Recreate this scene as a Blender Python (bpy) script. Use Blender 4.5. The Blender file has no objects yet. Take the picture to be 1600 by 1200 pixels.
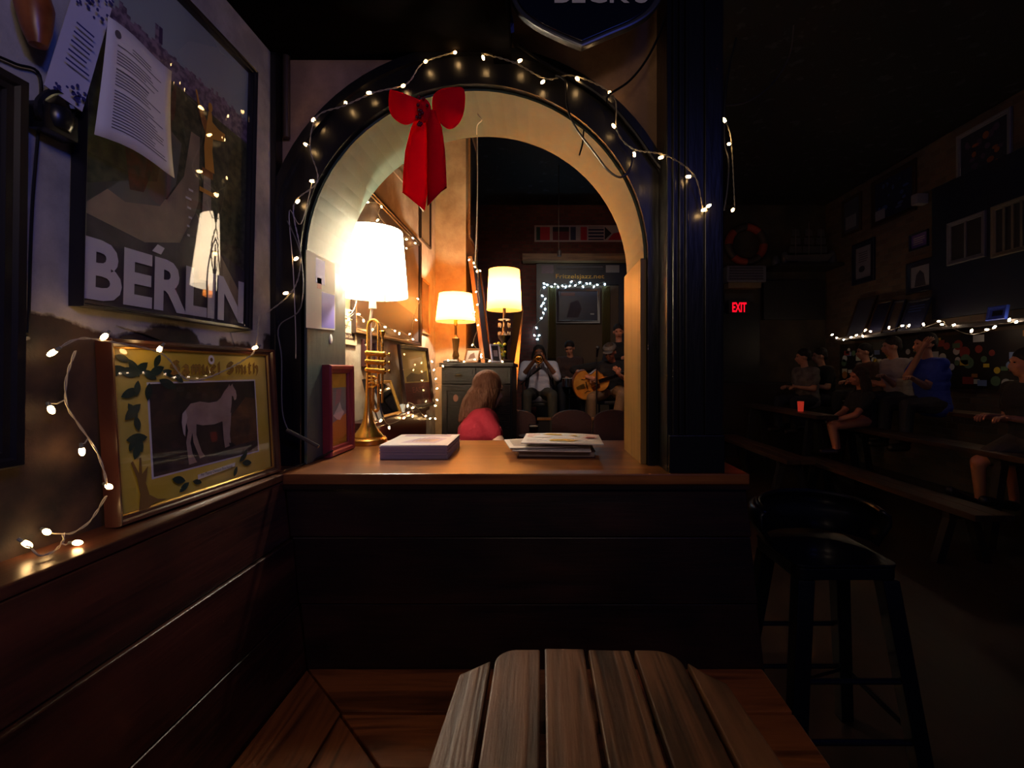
import bpy, bmesh, math, random
from mathutils import Vector, Matrix, Quaternion
R = random.Random(7)
PI = math.pi
scn = bpy.context.scene
COL = scn.collection

# ---------------------------------------------------------------- camera, world, main lights
EYE = 1.39
cd = bpy.data.cameras.new('camera'); cam = bpy.data.objects.new('camera', cd); COL.objects.link(cam)
cam.location = (0, 0, EYE); cam.rotation_euler = (PI/2, 0, 0)
cd.sensor_width = 36; cd.lens = 36*720/1600; cd.shift_x = -45/1600; cd.shift_y = -20/1600
cd.clip_start = 0.05; cd.clip_end = 60
scn.camera = cam
vs = scn.view_settings
vs.view_transform = 'Standard'; vs.look = 'None'; vs.gamma = 1; vs.use_curve_mapping = False; vs.exposure = 0.0
w = bpy.data.worlds.new('world'); scn.world = w; w.use_nodes = True
w.node_tree.nodes['Background'].inputs[0].default_value = (0.25, 0.3, 0.8, 1)
w.node_tree.nodes['Background'].inputs[1].default_value = 0.02

def light(name, kind, loc, energy, color, size=0.3, target=None, spot=None, parent=None, size_y=None):
    l = bpy.data.lights.new(name, kind); l.energy = energy; l.color = color
    o = bpy.data.objects.new(name, l); COL.objects.link(o); o.location = loc
    if kind == 'AREA':
        l.size = size
        if size_y: l.shape = 'RECTANGLE'; l.size_y = size_y
    else: l.shadow_soft_size = size
    if kind == 'SPOT': l.spot_size = spot; l.spot_blend = 0.6
    if target is not None:
        o.rotation_euler = (Vector(target)-Vector(loc)).to_track_quat('-Z', 'Y').to_euler()
    if parent: o.parent = parent
    return o
BLUE = (0.08, 0.14, 1.0)
light('blue_stage_light', 'SPOT', (0.9, -0.5, 2.35), 26, BLUE, 0.12, (-0.9, 0.8, 1.95), 1.15)
light('blue_pillar_light', 'AREA', (1.0, -1.0, 2.75), 1.6, BLUE, 0.4, (0.2, 1.5, 2.4))
light('booth_ceiling_light', 'AREA', (0.15, -0.35, 2.3), 4.0, (1.0, 0.72, 0.5), 0.35, (-0.35, 0.8, 0.9))
light('blue_room_light', 'AREA', (2.4, 1.2, 3.9), 1.6, BLUE, 0.8, (3.6, 5.0, 1.8))
light('stage_light', 'SPOT', (0.2, 3.6, 3.6), 75, (1.0, 0.80, 0.66), 0.15, (0.2, 6.8, 1.7), 1.2)
light('audience_glow', 'AREA', (0.9, 5.2, 2.3), 1.8, (1.0, 0.35, 0.2), 0.5, (3.6, 5.2, 1.0))

# ---------------------------------------------------------------- helpers
def P(px, py, Y): return Vector(((px-845)*Y/720, Y, EYE-(py-580)*Y/720))
def lin(c):
    f = lambda v: (v/255/12.92) if v/255 <= .04045 else ((v/255+.055)/1.055)**2.4
    return (f(c[0]), f(c[1]), f(c[2]), 1)
MATS = {}
def M(name, c, rough=.6, metal=0, emit=0, ecol=None, c2=None, scale=6, bump=0, bscale=40, coat=0, stretch=None, detail=6, trans=0, ramp=(.35,.65)):
    if name in MATS: return MATS[name]
    m = bpy.data.materials.new(name); m.use_nodes = True; nt = m.node_tree; b = nt.nodes['Principled BSDF']
    b.inputs['Base Color'].default_value = lin(c); b.inputs['Roughness'].default_value = rough
    b.inputs['Metallic'].default_value = metal; b.inputs['Coat Weight'].default_value = coat
    b.inputs['Coat Roughness'].default_value = .06
    if trans: b.inputs['Transmission Weight'].default_value = trans
    if emit:
        b.inputs['Emission Color'].default_value = lin(ecol or c); b.inputs['Emission Strength'].default_value = emit
    if c2 or bump:
        tc = nt.nodes.new('ShaderNodeTexCoord'); mp = nt.nodes.new('ShaderNodeMapping')
        nt.links.new(tc.outputs['Object'], mp.inputs[0])
        if stretch: mp.inputs['Scale'].default_value = stretch
    if c2:
        n = nt.nodes.new('ShaderNodeTexNoise'); n.inputs['Scale'].default_value = scale; n.inputs['Detail'].default_value = detail
        nt.links.new(mp.outputs[0], n.inputs['Vector'])
        r = nt.nodes.new('ShaderNodeValToRGB'); r.color_ramp.elements[0].position = ramp[0]; r.color_ramp.elements[1].position = ramp[1]
        r.color_ramp.elements[0].color = lin(c); r.color_ramp.elements[1].color = lin(c2)
        nt.links.new(n.outputs['Fac'], r.inputs[0]); nt.links.new(r.outputs[0], b.inputs['Base Color'])
    if bump:
        n2 = nt.nodes.new('ShaderNodeTexNoise'); n2.inputs['Scale'].default_value = bscale; n2.inputs['Detail'].default_value = 5
        nt.links.new(mp.outputs[0], n2.inputs['Vector'])
        bp = nt.nodes.new('ShaderNodeBump'); bp.inputs['Strength'].default_value = bump; bp.inputs['Distance'].default_value = .01
        nt.links.new(n2.outputs['Fac'], bp.inputs['Height']); nt.links.new(bp.outputs[0], b.inputs['Normal'])
    MATS[name] = m; return m
def WOOD(name, dark, light_, axis=0, rough=.4, coat=0, grain=1.0, knots=.5, bump=.25):
    """procedural plank grain running along a local axis; each object is shifted by its own random value"""
    if name in MATS: return MATS[name]
    m = bpy.data.materials.new(name); m.use_nodes = True; nt = m.node_tree; N = nt.nodes; L = nt.links; b = N['Principled BSDF']
    b.inputs['Roughness'].default_value = rough; b.inputs['Coat Weight'].default_value = coat; b.inputs['Coat Roughness'].default_value = .2
    tc = N.new('ShaderNodeTexCoord'); oi = N.new('ShaderNodeObjectInfo'); ad = N.new('ShaderNodeVectorMath'); ad.operation = 'ADD'
    sc = N.new('ShaderNodeVectorMath'); sc.operation = 'SCALE'; sc.inputs[0].default_value = (7.3, 5.1, 9.7)
    L.new(oi.outputs['Random'], sc.inputs['Scale']); L.new(tc.outputs['Object'], ad.inputs[0]); L.new(sc.outputs[0], ad.inputs[1])
    mp = N.new('ShaderNodeMapping'); s = [14*grain]*3; s[axis] = 1.1; mp.inputs['Scale'].default_value = s
    L.new(ad.outputs[0], mp.inputs[0])
    n1 = N.new('ShaderNodeTexNoise'); n1.inputs['Scale'].default_value = 1.0; n1.inputs['Detail'].default_value = 2; n1.inputs['Distortion'].default_value = knots
    L.new(mp.outputs[0], n1.inputs['Vector'])
    mul = N.new('ShaderNodeMath'); mul.operation = 'MULTIPLY'; mul.inputs[1].default_value = 16*grain
    L.new(n1.outputs['Fac'], mul.inputs[0])
    sn = N.new('ShaderNodeMath'); sn.operation = 'SINE'; L.new(mul.outputs[0], sn.inputs[0])
    mr = N.new('ShaderNodeMapRange'); mr.inputs['From Min'].default_value = -1; mr.inputs['From Max'].default_value = 1
    L.new(sn.outputs[0], mr.inputs['Value'])
    mp2 = N.new('ShaderNodeMapping'); s2 = [90]*3; s2[axis] = 5; mp2.inputs['Scale'].default_value = s2; L.new(ad.outputs[0], mp2.inputs[0])
    n2 = N.new('ShaderNodeTexNoise'); n2.inputs['Scale'].default_value = 1.5; n2.inputs['Detail'].default_value = 4; L.new(mp2.outputs[0], n2.inputs['Vector'])
    n3 = N.new('ShaderNodeTexNoise'); n3.inputs['Scale'].default_value = 5; n3.inputs['Detail'].default_value = 4; L.new(ad.outputs[0], n3.inputs['Vector'])
    mx = N.new('ShaderNodeMix'); mx.inputs[0].default_value = .45; L.new(mr.outputs[0], mx.inputs[2]); L.new(n2.outputs['Fac'], mx.inputs[3])
    mx2 = N.new('ShaderNodeMix'); mx2.inputs[0].default_value = .35; L.new(mx.outputs[0], mx2.inputs[2]); L.new(n3.outputs['Fac'], mx2.inputs[3])
    r = N.new('ShaderNodeValToRGB'); r.color_ramp.elements[0].position = .25; r.color_ramp.elements[1].position = .75
    r.color_ramp.elements[0].color = lin(dark); r.color_ramp.elements[1].color = lin(light_)
    L.new(mx2.outputs[0], r.inputs[0])
    hv = N.new('ShaderNodeHueSaturation'); mv = N.new('ShaderNodeMapRange'); mv.inputs['To Min'].default_value = .75; mv.inputs['To Max'].default_value = 1.2
    L.new(oi.outputs['Random'], mv.inputs['Value']); L.new(mv.outputs[0], hv.inputs['Value']); L.new(r.outputs[0], hv.inputs['Color']); L.new(hv.outputs[0], b.inputs['Base Color'])
    bp = N.new('ShaderNodeBump'); bp.inputs['Strength'].default_value = bump; bp.inputs['Distance'].default_value = .004
    L.new(mx.outputs[0], bp.inputs['Height']); L.new(bp.outputs[0], b.inputs['Normal'])
    MATS[name] = m; return m
def GLASS():
    if 'pane_glass' in MATS: return MATS['pane_glass']
    m = bpy.data.materials.new('pane_glass'); m.use_nodes = True; nt = m.node_tree; nt.nodes.clear()
    o = nt.nodes.new('ShaderNodeOutputMaterial'); mx = nt.nodes.new('ShaderNodeMixShader'); fr = nt.nodes.new('ShaderNodeLayerWeight'); fr.inputs[0].default_value = .5; pw_ = nt.nodes.new('ShaderNodeMath'); pw_.operation = 'POWER'; pw_.inputs[1].default_value = 4; nt.links.new(fr.outputs['Facing'], pw_.inputs[0])
    t = nt.nodes.new('ShaderNodeBsdfTransparent'); g = nt.nodes.new('ShaderNodeBsdfGlossy'); g.inputs['Roughness'].default_value = .025
    mu = nt.nodes.new('ShaderNodeMath'); mu.operation = 'MULTIPLY_ADD'; mu.inputs[1].default_value = .95; mu.inputs[2].default_value = .05; nt.links.new(pw_.outputs[0], mu.inputs[0])
    nt.links.new(mu.outputs[0], mx.inputs[0]); nt.links.new(t.outputs[0], mx.inputs[1]); nt.links.new(g.outputs[0], mx.inputs[2]); nt.links.new(mx.outputs[0], o.inputs[0])
    MATS['pane_glass'] = m; return m
def SHADE(name, col, tw, emit, ecol):
    m = bpy.data.materials.new(name); m.use_nodes = True; nt = m.node_tree; nt.nodes.clear()
    o = nt.nodes.new('ShaderNodeOutputMaterial'); a1 = nt.nodes.new('ShaderNodeAddShader'); mx = nt.nodes.new('ShaderNodeMixShader'); mx.inputs[0].default_value = tw
    d = nt.nodes.new('ShaderNodeBsdfDiffuse'); t = nt.nodes.new('ShaderNodeBsdfTranslucent'); e = nt.nodes.new('ShaderNodeEmission')
    d.inputs[0].default_value = lin(col); t.inputs[0].default_value = lin(col); e.inputs[0].default_value = lin(ecol); e.inputs[1].default_value = emit
    nt.links.new(d.outputs[0], mx.inputs[1]); nt.links.new(t.outputs[0], mx.inputs[2]); nt.links.new(mx.outputs[0], a1.inputs[0]); nt.links.new(e.outputs[0], a1.inputs[1]); nt.links.new(a1.outputs[0], o.inputs[0])
    return m

class MB:
    def __init__(s): s.v = []; s.f = []; s.m = []
    def add(s, vs_, fs, mi=0):
        o = len(s.v); s.v += [Vector(p) for p in vs_]
        for f in fs: s.f.append([i+o for i in f]); s.m.append(mi)
        return s
    def box(s, a, b, mi=0, mat=None):
        x0,y0,z0 = a; x1,y1,z1 = b
        p = [Vector(q) for q in ((x0,y0,z0),(x1,y0,z0),(x1,y1,z0),(x0,y1,z0),(x0,y0,z1),(x1,y0,z1),(x1,y1,z1),(x0,y1,z1))]
        if mat is not None: p = [mat @ q for q in p]
        return s.add(p, [(0,3,2,1),(4,5,6,7),(0,1,5,4),(1,2,6,5),(2,3,7,6),(3,0,4,7)], mi)
    def hexa(s, bot, top, mi=0):   # two matching quads
        return s.add(list(bot)+list(top), [(0,3,2,1),(4,5,6,7),(0,1,5,4),(1,2,6,5),(2,3,7,6),(3,0,4,7)], mi)
    def prism(s, poly, z0, z1, mi=0, mat=None):
        n = len(poly); p = [Vector((q[0],q[1],z0)) for q in poly]+[Vector((q[0],q[1],z1)) for q in poly]
        if mat is not None: p = [mat @ q for q in p]
        return s.add(p, [tuple(range(n))[::-1], tuple(range(n,2*n))]+[(i,(i+1)%n,(i+1)%n+n,i+n) for i in range(n)], mi)
    def tube(s, pts, r, seg=8, mi=0, cap=True, closed=False):
        pts = [Vector(p) for p in pts]; n = len(pts); rs = r if isinstance(r, (list,tuple)) else [r]*n
        vs_ = []; up = None
        for i, p in enumerate(pts):
            if closed: d = pts[(i+1)%n]-pts[i-1]
            else: d = pts[min(i+1,n-1)]-pts[max(i-1,0)]
            if d.length < 1e-9: d = Vector((0,0,1))
            d.normalize()
            if up is None: up = d.orthogonal().normalized()
            else:
                up = up - d*up.dot(d)
                up = up.normalized() if up.length > 1e-6 else d.orthogonal().normalized()
            q = d.cross(up)
            for k in range(seg):
                a = 2*PI*k/seg; vs_.append(p+(up*math.cos(a)+q*math.sin(a))*rs[i])
        fs = []
        for i in range(n if closed else n-1):
            for k in range(seg):
                a = i*seg+k; b = i*seg+(k+1)%seg; j = (i+1)%n
                fs.append((a, b, j*seg+(k+1)%seg, j*seg+k))
        if cap and not closed: fs += [tuple(range(seg))[::-1], tuple(range((n-1)*seg, n*seg))]
        return s.add(vs_, fs, mi)
    def cyl(s, a, b, r0, r1=None, seg=16, mi=0): return s.tube([a, b], [r0, r0 if r1 is None else r1], seg, mi)
    def sphere(s, c, r, mi=0, seg=12, rings=8, rot=None):
        c = Vector(c); r = Vector(r) if isinstance(r, (tuple,list,Vector)) else Vector((r,r,r))
        q = [Vector((0,0,1))]+[Vector((math.sin(PI*i/rings)*math.cos(2*PI*j/seg), math.sin(PI*i/rings)*math.sin(2*PI*j/seg), math.cos(PI*i/rings))) for i in range(1,rings) for j in range(seg)]+[Vector((0,0,-1))]
        q = [Vector((a.x*r.x,a.y*r.y,a.z*r.z)) for a in q]
        if rot is not None: q = [rot @ a for a in q]
        fs = [(0,1+j,1+(j+1)%seg) for j in range(seg)]
        for i in range(rings-2):
            for j in range(seg): a = 1+i*seg; fs.append((a+j, a+seg+j, a+seg+(j+1)%seg, a+(j+1)%seg))
        e = len(q)-1; a = 1+(rings-2)*seg; fs += [(e, a+(j+1)%seg, a+j) for j in range(seg)]
        return s.add([c+a for a in q], fs, mi)
    def lathe(s, prof, c=(0,0,0), seg=24, mi=0, rot=None, rib=0):
        c = Vector(c); vs_ = []
        for r, z in prof:
            for k in range(seg):
                a = 2*PI*k/seg; rr = r*(1+(rib if k%2 else -rib)); p = Vector((rr*math.cos(a), rr*math.sin(a), z)); vs_.append(c+(rot@p if rot is not None else p))
        fs = [(i*seg+k, i*seg+(k+1)%seg, (i+1)*seg+(k+1)%seg, (i+1)*seg+k) for i in range(len(prof)-1) for k in range(seg)]
        if prof[0][0] > 1e-5 and prof[0][0] < 9: pass
        return s.add(vs_, fs, mi)
    def build(s, name, mats, parent=None, smooth=False, bevel=0, world=None, shade_angle=40):
        me = bpy.data.meshes.new(name); me.from_pydata([tuple(p) for p in s.v], [], s.f)
        mats = mats if isinstance(mats, (list,tuple)) else [mats]
        for m in mats: me.materials.append(m)
        for i, p in enumerate(me.polygons): p.material_index = s.m[i] if i < len(s.m) else 0
        bm = bmesh.new(); bm.from_mesh(me)
        bmesh.ops.recalc_face_normals(bm, faces=bm.faces)
        if bevel:
            bmesh.ops.remove_doubles(bm, verts=bm.verts, dist=1e-5)
            es = [e for e in bm.edges if len(e.link_faces)==2 and e.calc_face_angle(0) > .5]
            try: bmesh.ops.bevel(bm, geom=es, offset=bevel, segments=2, affect='EDGES', profile=.6, clamp_overlap=True)
            except Exception: pass
        bm.to_mesh(me); bm.free()
        if smooth:
            me.polygons.foreach_set('use_smooth', [True]*len(me.polygons))
            try: me.set_sharp_from_angle(angle=math.radians(shade_angle))
            except Exception: pass
        o = bpy.data.objects.new(name, me); COL.objects.link(o)
        if parent: o.parent = parent
        if world is not None: o.matrix_world = world
        return o
def tag(o, label=None, cat=None, group=None, kind=None):
    if label: o['label'] = label
    if cat: o['category'] = cat
    if group: o['group'] = group
    if kind: o['kind'] = kind
    return o
def empty(name, loc, label, cat, group=None, rot=None, mat=None):
    o = bpy.data.objects.new(name, None); COL.objects.link(o); o.empty_display_size = .05
    if mat is not None: o.matrix_world = mat
    else:
        o.location = loc
        if rot: o.rotation_euler = rot
    return tag(o, label, cat, group)
def struct(o): o['kind'] = 'structure'; return o
def basis(o, u, v):
    u = Vector(u).normalized(); v = Vector(v); n = u.cross(v).normalized(); v = n.cross(u).normalized()
    m = Matrix.Identity(4)
    for i in range(3): m[i][0] = u[i]; m[i][1] = v[i]; m[i][2] = n[i]; m[i][3] = o[i]
    return m
_tc = {}
def text_geo(body, extra=0.0):
    k = (body, extra)
    if k in _tc: return _tc[k]
    cu = bpy.data.curves.new('t', 'FONT'); cu.body = body; cu.offset = extra; cu.resolution_u = 3
    o = bpy.data.objects.new('t', cu); COL.objects.link(o)
    dg = bpy.context.evaluated_depsgraph_get(); me = bpy.data.meshes.new_from_object(o.evaluated_get(dg))
    v = [tuple(a.co) for a in me.vertices]; f = [tuple(p.vertices) for p in me.polygons]
    bpy.data.objects.remove(o); bpy.data.curves.remove(cu); bpy.data.meshes.remove(me)
    xs = [a[0] for a in v]; ys = [a[1] for a in v]
    x0, x1, y0, y1 = min(xs), max(xs), min(ys), max(ys)
    v = [((a[0]-x0)/(x1-x0), (a[1]-y0)/(y1-y0)) for a in v]
    _tc[k] = (v, f, (x1-x0)/(y1-y0)); return _tc[k]
class Art:
    """flat printed artwork in unit coordinates: thin coloured layers"""
    def __init__(s, w_, h_, base, dz=.00025): s.w = w_; s.h = h_; s.mb = MB(); s.mats = []; s.z = 0; s.dz = dz; s.rect(0,0,1,1,base)
    def mi(s, m):
        if m not in s.mats: s.mats.append(m)
        return s.mats.index(m)
    def poly(s, pts, m, lift=True):
        if lift: s.z += s.dz
        s.mb.add([(p[0]*s.w, p[1]*s.h, s.z) for p in pts], [tuple(range(len(pts)))], s.mi(m))
    def rect(s, x0, y0, x1, y1, m): s.poly([(x0,y0),(x1,y0),(x1,y1),(x0,y1)], m)
    def ell(s, cx, cy, rx, ry, m, n=20, a0=0): s.poly([(cx+rx*math.cos(2*PI*i/n)*math.cos(a0)-ry*math.sin(2*PI*i/n)*math.sin(a0)*s.h/s.w, cy+rx*math.cos(2*PI*i/n)*math.sin(a0)*s.w/s.h+ry*math.sin(2*PI*i/n)*math.cos(a0)) for i in range(n)], m)
    def text(s, t, x0, y0, x1, y1, m, extra=0.0, slant=0):
        v, f, a = text_geo(t, extra); s.z += s.dz
        s.mb.add([((x0+(p[0]+slant*p[1])*(x1-x0))*s.w, (y0+p[1]*(y1-y0))*s.h, s.z) for p in v], f, s.mi(m))
    def stroke(s, pts, wd, m):
        s.z += s.dz
        for a, b in zip(pts, pts[1:]):
            A = Vector((a[0]*s.w, a[1]*s.h)); B = Vector((b[0]*s.w, b[1]*s.h)); d = (B-A)
            if d.length < 1e-7: continue
            d.normalize(); n = Vector((-d.y, d.x))*wd/2; A -= d*wd*.2; B += d*wd*.2
            s.mb.add([(*(A-n),s.z),(*(B-n),s.z),(*(B+n),s.z),(*(A+n),s.z)], [(0,1,2,3)], s.mi(m))
    def nib(s, pts, wd, m):   # broad pen held at 45 degrees
        s.z += s.dz; k = Vector((wd*.5, wd*.5))
        for a, b in zip(pts, pts[1:]):
            A = Vector((a[0]*s.w, a[1]*s.h)); B = Vector((b[0]*s.w, b[1]*s.h))
            s.mb.add([(*(A-k),s.z),(*(B-k),s.z),(*(B+k),s.z),(*(A+k),s.z)], [(0,1,2,3)], s.mi(m))
    def lines(s, x0, y0, x1, y1, n, m, fill=.45, rag=.2):
        s.z += s.dz
        for i in range(n):
            y = y1-(i+.5)*(y1-y0)/n; hh = (y1-y0)/n*fill/2; xe = x1-R.random()*rag*(x1-x0)
            s.mb.add([(x0*s.w,(y-hh)*s.h,s.z),(xe*s.w,(y-hh)*s.h,s.z),(xe*s.w,(y+hh)*s.h,s.z),(x0*s.w,(y+hh)*s.h,s.z)], [(0,1,2,3)], s.mi(m))
    def build(s, name, parent): return s.mb.build(name, s.mats, parent)
def mould(w_, h_, fw, d, lip=.4):
    """mitred picture moulding, local x right, y up, z towards the viewer"""
    prof = [(0,0),(0,d*.8),(fw*.12,d),(fw*.45,d*.92),(fw*.6,d*.72),(fw*.9,d*.66),(fw,d*.5),(fw,0)]
    mb = MB(); cs = [(0,0,1,1),(w_,0,-1,1),(w_,h_,-1,-1),(0,h_,1,-1)]; vs_ = []
    for cx, cy, sx, sy in cs:
        for a, z in prof: vs_.append((cx+sx*a, cy+sy*a, z))
    n = len(prof); fs = []
    for c in range(4):
        for i in range(n): fs.append((c*n+i, ((c+1)%4)*n+i, ((c+1)%4)*n+(i+1)%n, c*n+(i+1)%n))
    return mb.add(vs_, fs)
def picture(name, label, o, u, v, w_, h_, fw, d, fmat, art, cat='picture', group=None, glass=True, lip=None):
    e = empty(name, None, label, cat, group, mat=basis(o, u, v))
    mould(w_, h_, fw, d).build('frame', fmat, e, smooth=True, shade_angle=30)
    MB().box((fw*.3,fw*.3,0.0005),(w_-fw*.3,h_-fw*.3,d*.3)).build('backing', M('backing_card', (60,48,38)), e)
    if art is not None:
        iw, ih = w_-2*fw*.95, h_-2*fw*.95
        a = Art(iw, ih, art[0]); 
        if art[1]: art[1](a)
        p = a.build('print', e); p.location = (fw*.95, fw*.95, d*.32)
    if lip:
        lo = mould(w_-2*fw*.92, h_-2*fw*.92, .004, .004).build('inner_lip', lip, e); lo.location = (fw*.92, fw*.92, d*.5)
    if glass:
        MB().add([(fw*.8,fw*.8,d*.5),(w_-fw*.8,fw*.8,d*.5),(w_-fw*.8,h_-fw*.8,d*.5),(fw*.8,h_-fw*.8,d*.5)], [(0,1,2,3)]).build('glass', GLASS(), e)
    return e
def spline(pts, n=6):
    pts = [Vector(p) for p in pts]; out = []
    for i in range(len(pts)-1):
        p0, p1, p2, p3 = pts[max(i-1,0)], pts[i], pts[i+1], pts[min(i+2,len(pts)-1)]
        for k in range(n):
            t = k/n; out.append(.5*((2*p1)+(p2-p0)*t+(2*p0-5*p1+4*p2-p3)*t*t+(3*p1-p0-3*p2+p3)*t**3))
    return out+[pts[-1]]
def cable(name, label, pts, r, mat, cat='cable', n=6, parent=None):
    o = MB().tube(spline(pts, n), r, 6).build(name, mat, parent, smooth=True)
    return tag(o, label, cat) if not parent else o
_bulbs = {}
def fairy(label, pts, group, warm=True, r=.005, wire=None, strength=None, lit=None, wr=.0016):
    """string of small bulbs: wire passes close to every bulb"""
    e = empty('string_lights', pts[0], label, 'string lights', group)
    key = (warm, r)
    if key not in _bulbs:
        em = M('bulb_glow_warm', (255,205,140), .3, emit=28, ecol=(255,200,130)) if warm == True else (M('bulb_glow_far', (255,225,190), .3, emit=30, ecol=(255,222,185)) if warm == 'far' else M('bulb_glow_cool', (200,235,255), .3, emit=22, ecol=(195,232,255)))
        b = MB(); b.sphere((0,0,r*1.6), (r,r,r*1.9), 0, 8, 6); b.cyl((0,0,-r*1.6), (0,0,r*.3), r*.55, r*.7, 8, 1)
        o = b.build('bulb', [em, M('bulb_socket', (120,125,115), .3)], e, smooth=True); _bulbs[key] = o.data; COL.objects.unlink(o); bpy.data.objects.remove(o)
    wp = []
    base = Vector(pts[0])
    for i, p in enumerate(pts):
        p = Vector(p); d = Vector((R.uniform(-1,1), R.uniform(-.5,.2), R.uniform(-.9,.5))).normalized()
        o = bpy.data.objects.new('bulb', _bulbs[key]); COL.objects.link(o); o.parent = e
        o.location = p-base-d*r*1.6; o.rotation_euler = d.to_track_quat('Z','Y').to_euler()
        wp.append(p-base-d*r*3.6)
    if wire: wp = [Vector(q)-base for q in wire]
    sp_ = spline(wp, 5); mbw = MB()
    if wr < .002:
        fine = [sp_[0]]
        for a_, b_ in zip(sp_, sp_[1:]):
            k_ = max(1, int((b_-a_).length/.006)); fine += [a_+(b_-a_)*(j/k_) for j in range(1, k_+1)]
        for ph_ in (0, PI):
            mbw.tube([q_+Vector((.0013*math.cos(i*.9+ph_), .0013*math.sin(i*.9+ph_), .0013*math.cos(i*.9+ph_+1.2))) for i, q_ in enumerate(fine)], .0011, 4)
    else: mbw.tube(sp_, wr, 5)
    if wire:
        for o in [c for c in e.children if c.name.startswith('bulb')]:
            a_ = o.location-(Vector((0,0,1)) if 0 else (o.rotation_euler.to_matrix() @ Vector((0,0,r*1.2)))); q_ = min(sp_, key=lambda t: (t-a_).length)
            if (q_-a_).length > .002: mbw.tube([a_, (a_+q_)/2+Vector((0,0,-.004)), q_], wr*.8, 5)
    mbw.build('wire', M('clear_wire', (176,168,146), .3), e, smooth=True)
    return e

# ---------------------------------------------------------------- the setting
def plaster(name, cA, cB, zt=None, soft=.02, c3=None, rough=.8):
    m = bpy.data.materials.new(name); m.use_nodes = True; nt = m.node_tree; N = nt.nodes; L = nt.links; b = N['Principled BSDF']
    b.inputs['Roughness'].default_value = rough
    tc = N.new('ShaderNodeTexCoord'); n1 = N.new('ShaderNodeTexNoise'); n1.inputs['Scale'].default_value = 3.5; n1.inputs['Detail'].default_value = 8; n1.inputs['Roughness'].default_value = .65
    L.new(tc.outputs['Object'], n1.inputs['Vector'])
    r = N.new('ShaderNodeValToRGB'); r.color_ramp.elements[0].position = .4; r.color_ramp.elements[1].position = .62
    r.color_ramp.elements[0].color = lin(cA); r.color_ramp.elements[1].color = lin(cB); L.new(n1.outputs['Fac'], r.inputs[0])
    outc = r.outputs[0]; hsrc = n1.outputs['Fac']
    if zt is not None:
        n2 = N.new('ShaderNodeTexNoise'); n2.inputs['Scale'].default_value = 7; n2.inputs['Detail'].default_value = 6; L.new(tc.outputs['Object'], n2.inputs['Vector'])
        sx = N.new('ShaderNodeSeparateXYZ'); L.new(tc.outputs['Object'], sx.inputs[0])
        ma = N.new('ShaderNodeMath'); ma.operation = 'MULTIPLY_ADD'; ma.inputs[1].default_value = .22; L.new(n2.outputs['Fac'], ma.inputs[0]); L.new(sx.outputs['Z'], ma.inputs[2])
        mr = N.new('ShaderNodeMapRange'); mr.inputs['From Min'].default_value = zt+.11; mr.inputs['From Max'].default_value = zt+.11+soft; L.new(ma.outputs[0], mr.inputs['Value'])
        r3 = N.new('ShaderNodeValToRGB'); r3.color_ramp.elements[0].position = .35; r3.color_ramp.elements[1].position = .65
        r3.color_ramp.elements[0].color = lin(c3[0]); r3.color_ramp.elements[1].color = lin(c3[1]); L.new(n2.outputs['Fac'], r3.inputs[0])
        mx = N.new('ShaderNodeMix'); mx.data_type = 'RGBA'; L.new(mr.outputs[0], mx.inputs[0]); L.new(r3.outputs[0], mx.inputs[6]); L.new(r.outputs[0], mx.inputs[7]); outc = mx.outputs[2]
        ad = N.new('ShaderNodeMath'); ad.operation = 'MULTIPLY_ADD'; ad.inputs[1].default_value = .7; L.new(mr.outputs[0], ad.inputs[0]); L.new(n1.outputs['Fac'], ad.inputs[2]); hsrc = ad.outputs[0]
    L.new(outc, b.inputs['Base Color'])
    bp = N.new('ShaderNodeBump'); bp.inputs['Strength'].default_value = .6; bp.inputs['Distance'].default_value = .012; L.new(hsrc, bp.inputs['Height']); L.new(bp.outputs[0], b.inputs['Normal'])
    MATS[name] = m; return m
def brick(name, c1, c2, mo, sc=4.2, bump=.5):
    m = bpy.data.materials.new(name); m.use_nodes = True; nt = m.node_tree; N = nt.nodes; L = nt.links; b = N['Principled BSDF']; b.inputs['Roughness'].default_value = .8
    tc = N.new('ShaderNodeTexCoord'); sp = N.new('ShaderNodeSeparateXYZ'); ad = N.new('ShaderNodeMath'); cb = N.new('ShaderNodeCombineXYZ')
    L.new(tc.outputs['Object'], sp.inputs[0]); L.new(sp.outputs['X'], ad.inputs[0]); L.new(sp.outputs['Y'], ad.inputs[1]); L.new(ad.outputs[0], cb.inputs[0]); L.new(sp.outputs['Z'], cb.inputs[1])
    br = N.new('ShaderNodeTexBrick'); br.inputs['Scale'].default_value = sc; br.inputs['Color1'].default_value = lin(c1); br.inputs['Color2'].default_value = lin(c2); br.inputs['Mortar'].default_value = lin(mo); br.inputs['Mortar Size'].default_value = .025
    L.new(cb.outputs[0], br.inputs['Vector']); L.new(br.outputs['Color'], b.inputs['Base Color'])
    bp = N.new('ShaderNodeBump'); bp.inputs['Strength'].default_value = bump; bp.inputs['Distance'].default_value = .01; bp.invert = True; L.new(br.outputs['Fac'], bp.inputs['Height']); L.new(bp.outputs[0], b.inputs['Normal'])
    MATS[name] = m; return m
m_left = plaster('peeling_plaster', (150,148,140), (196,192,182), 1.475, .012, ((26,21,22),(92,68,50)))
m_lrear = plaster('cream_plaster', (168,146,118), (206,190,160), 1.25, .5, ((150,124,96),(200,186,158)))
m_arch = plaster('ochre_plaster', (146,116,88), (188,150,114))
m_gold = plaster('golden_plaster', (178,142,94), (212,178,126))
m_black = M('black_paint', (17,17,21), .32, bump=.15, bscale=8, stretch=(6,6,1))
m_dark = M('dark_paint', (24,22,28), .6)
m_brick = brick('maroon_brick', (112,58,50), (84,44,40), (84,64,56))
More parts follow.
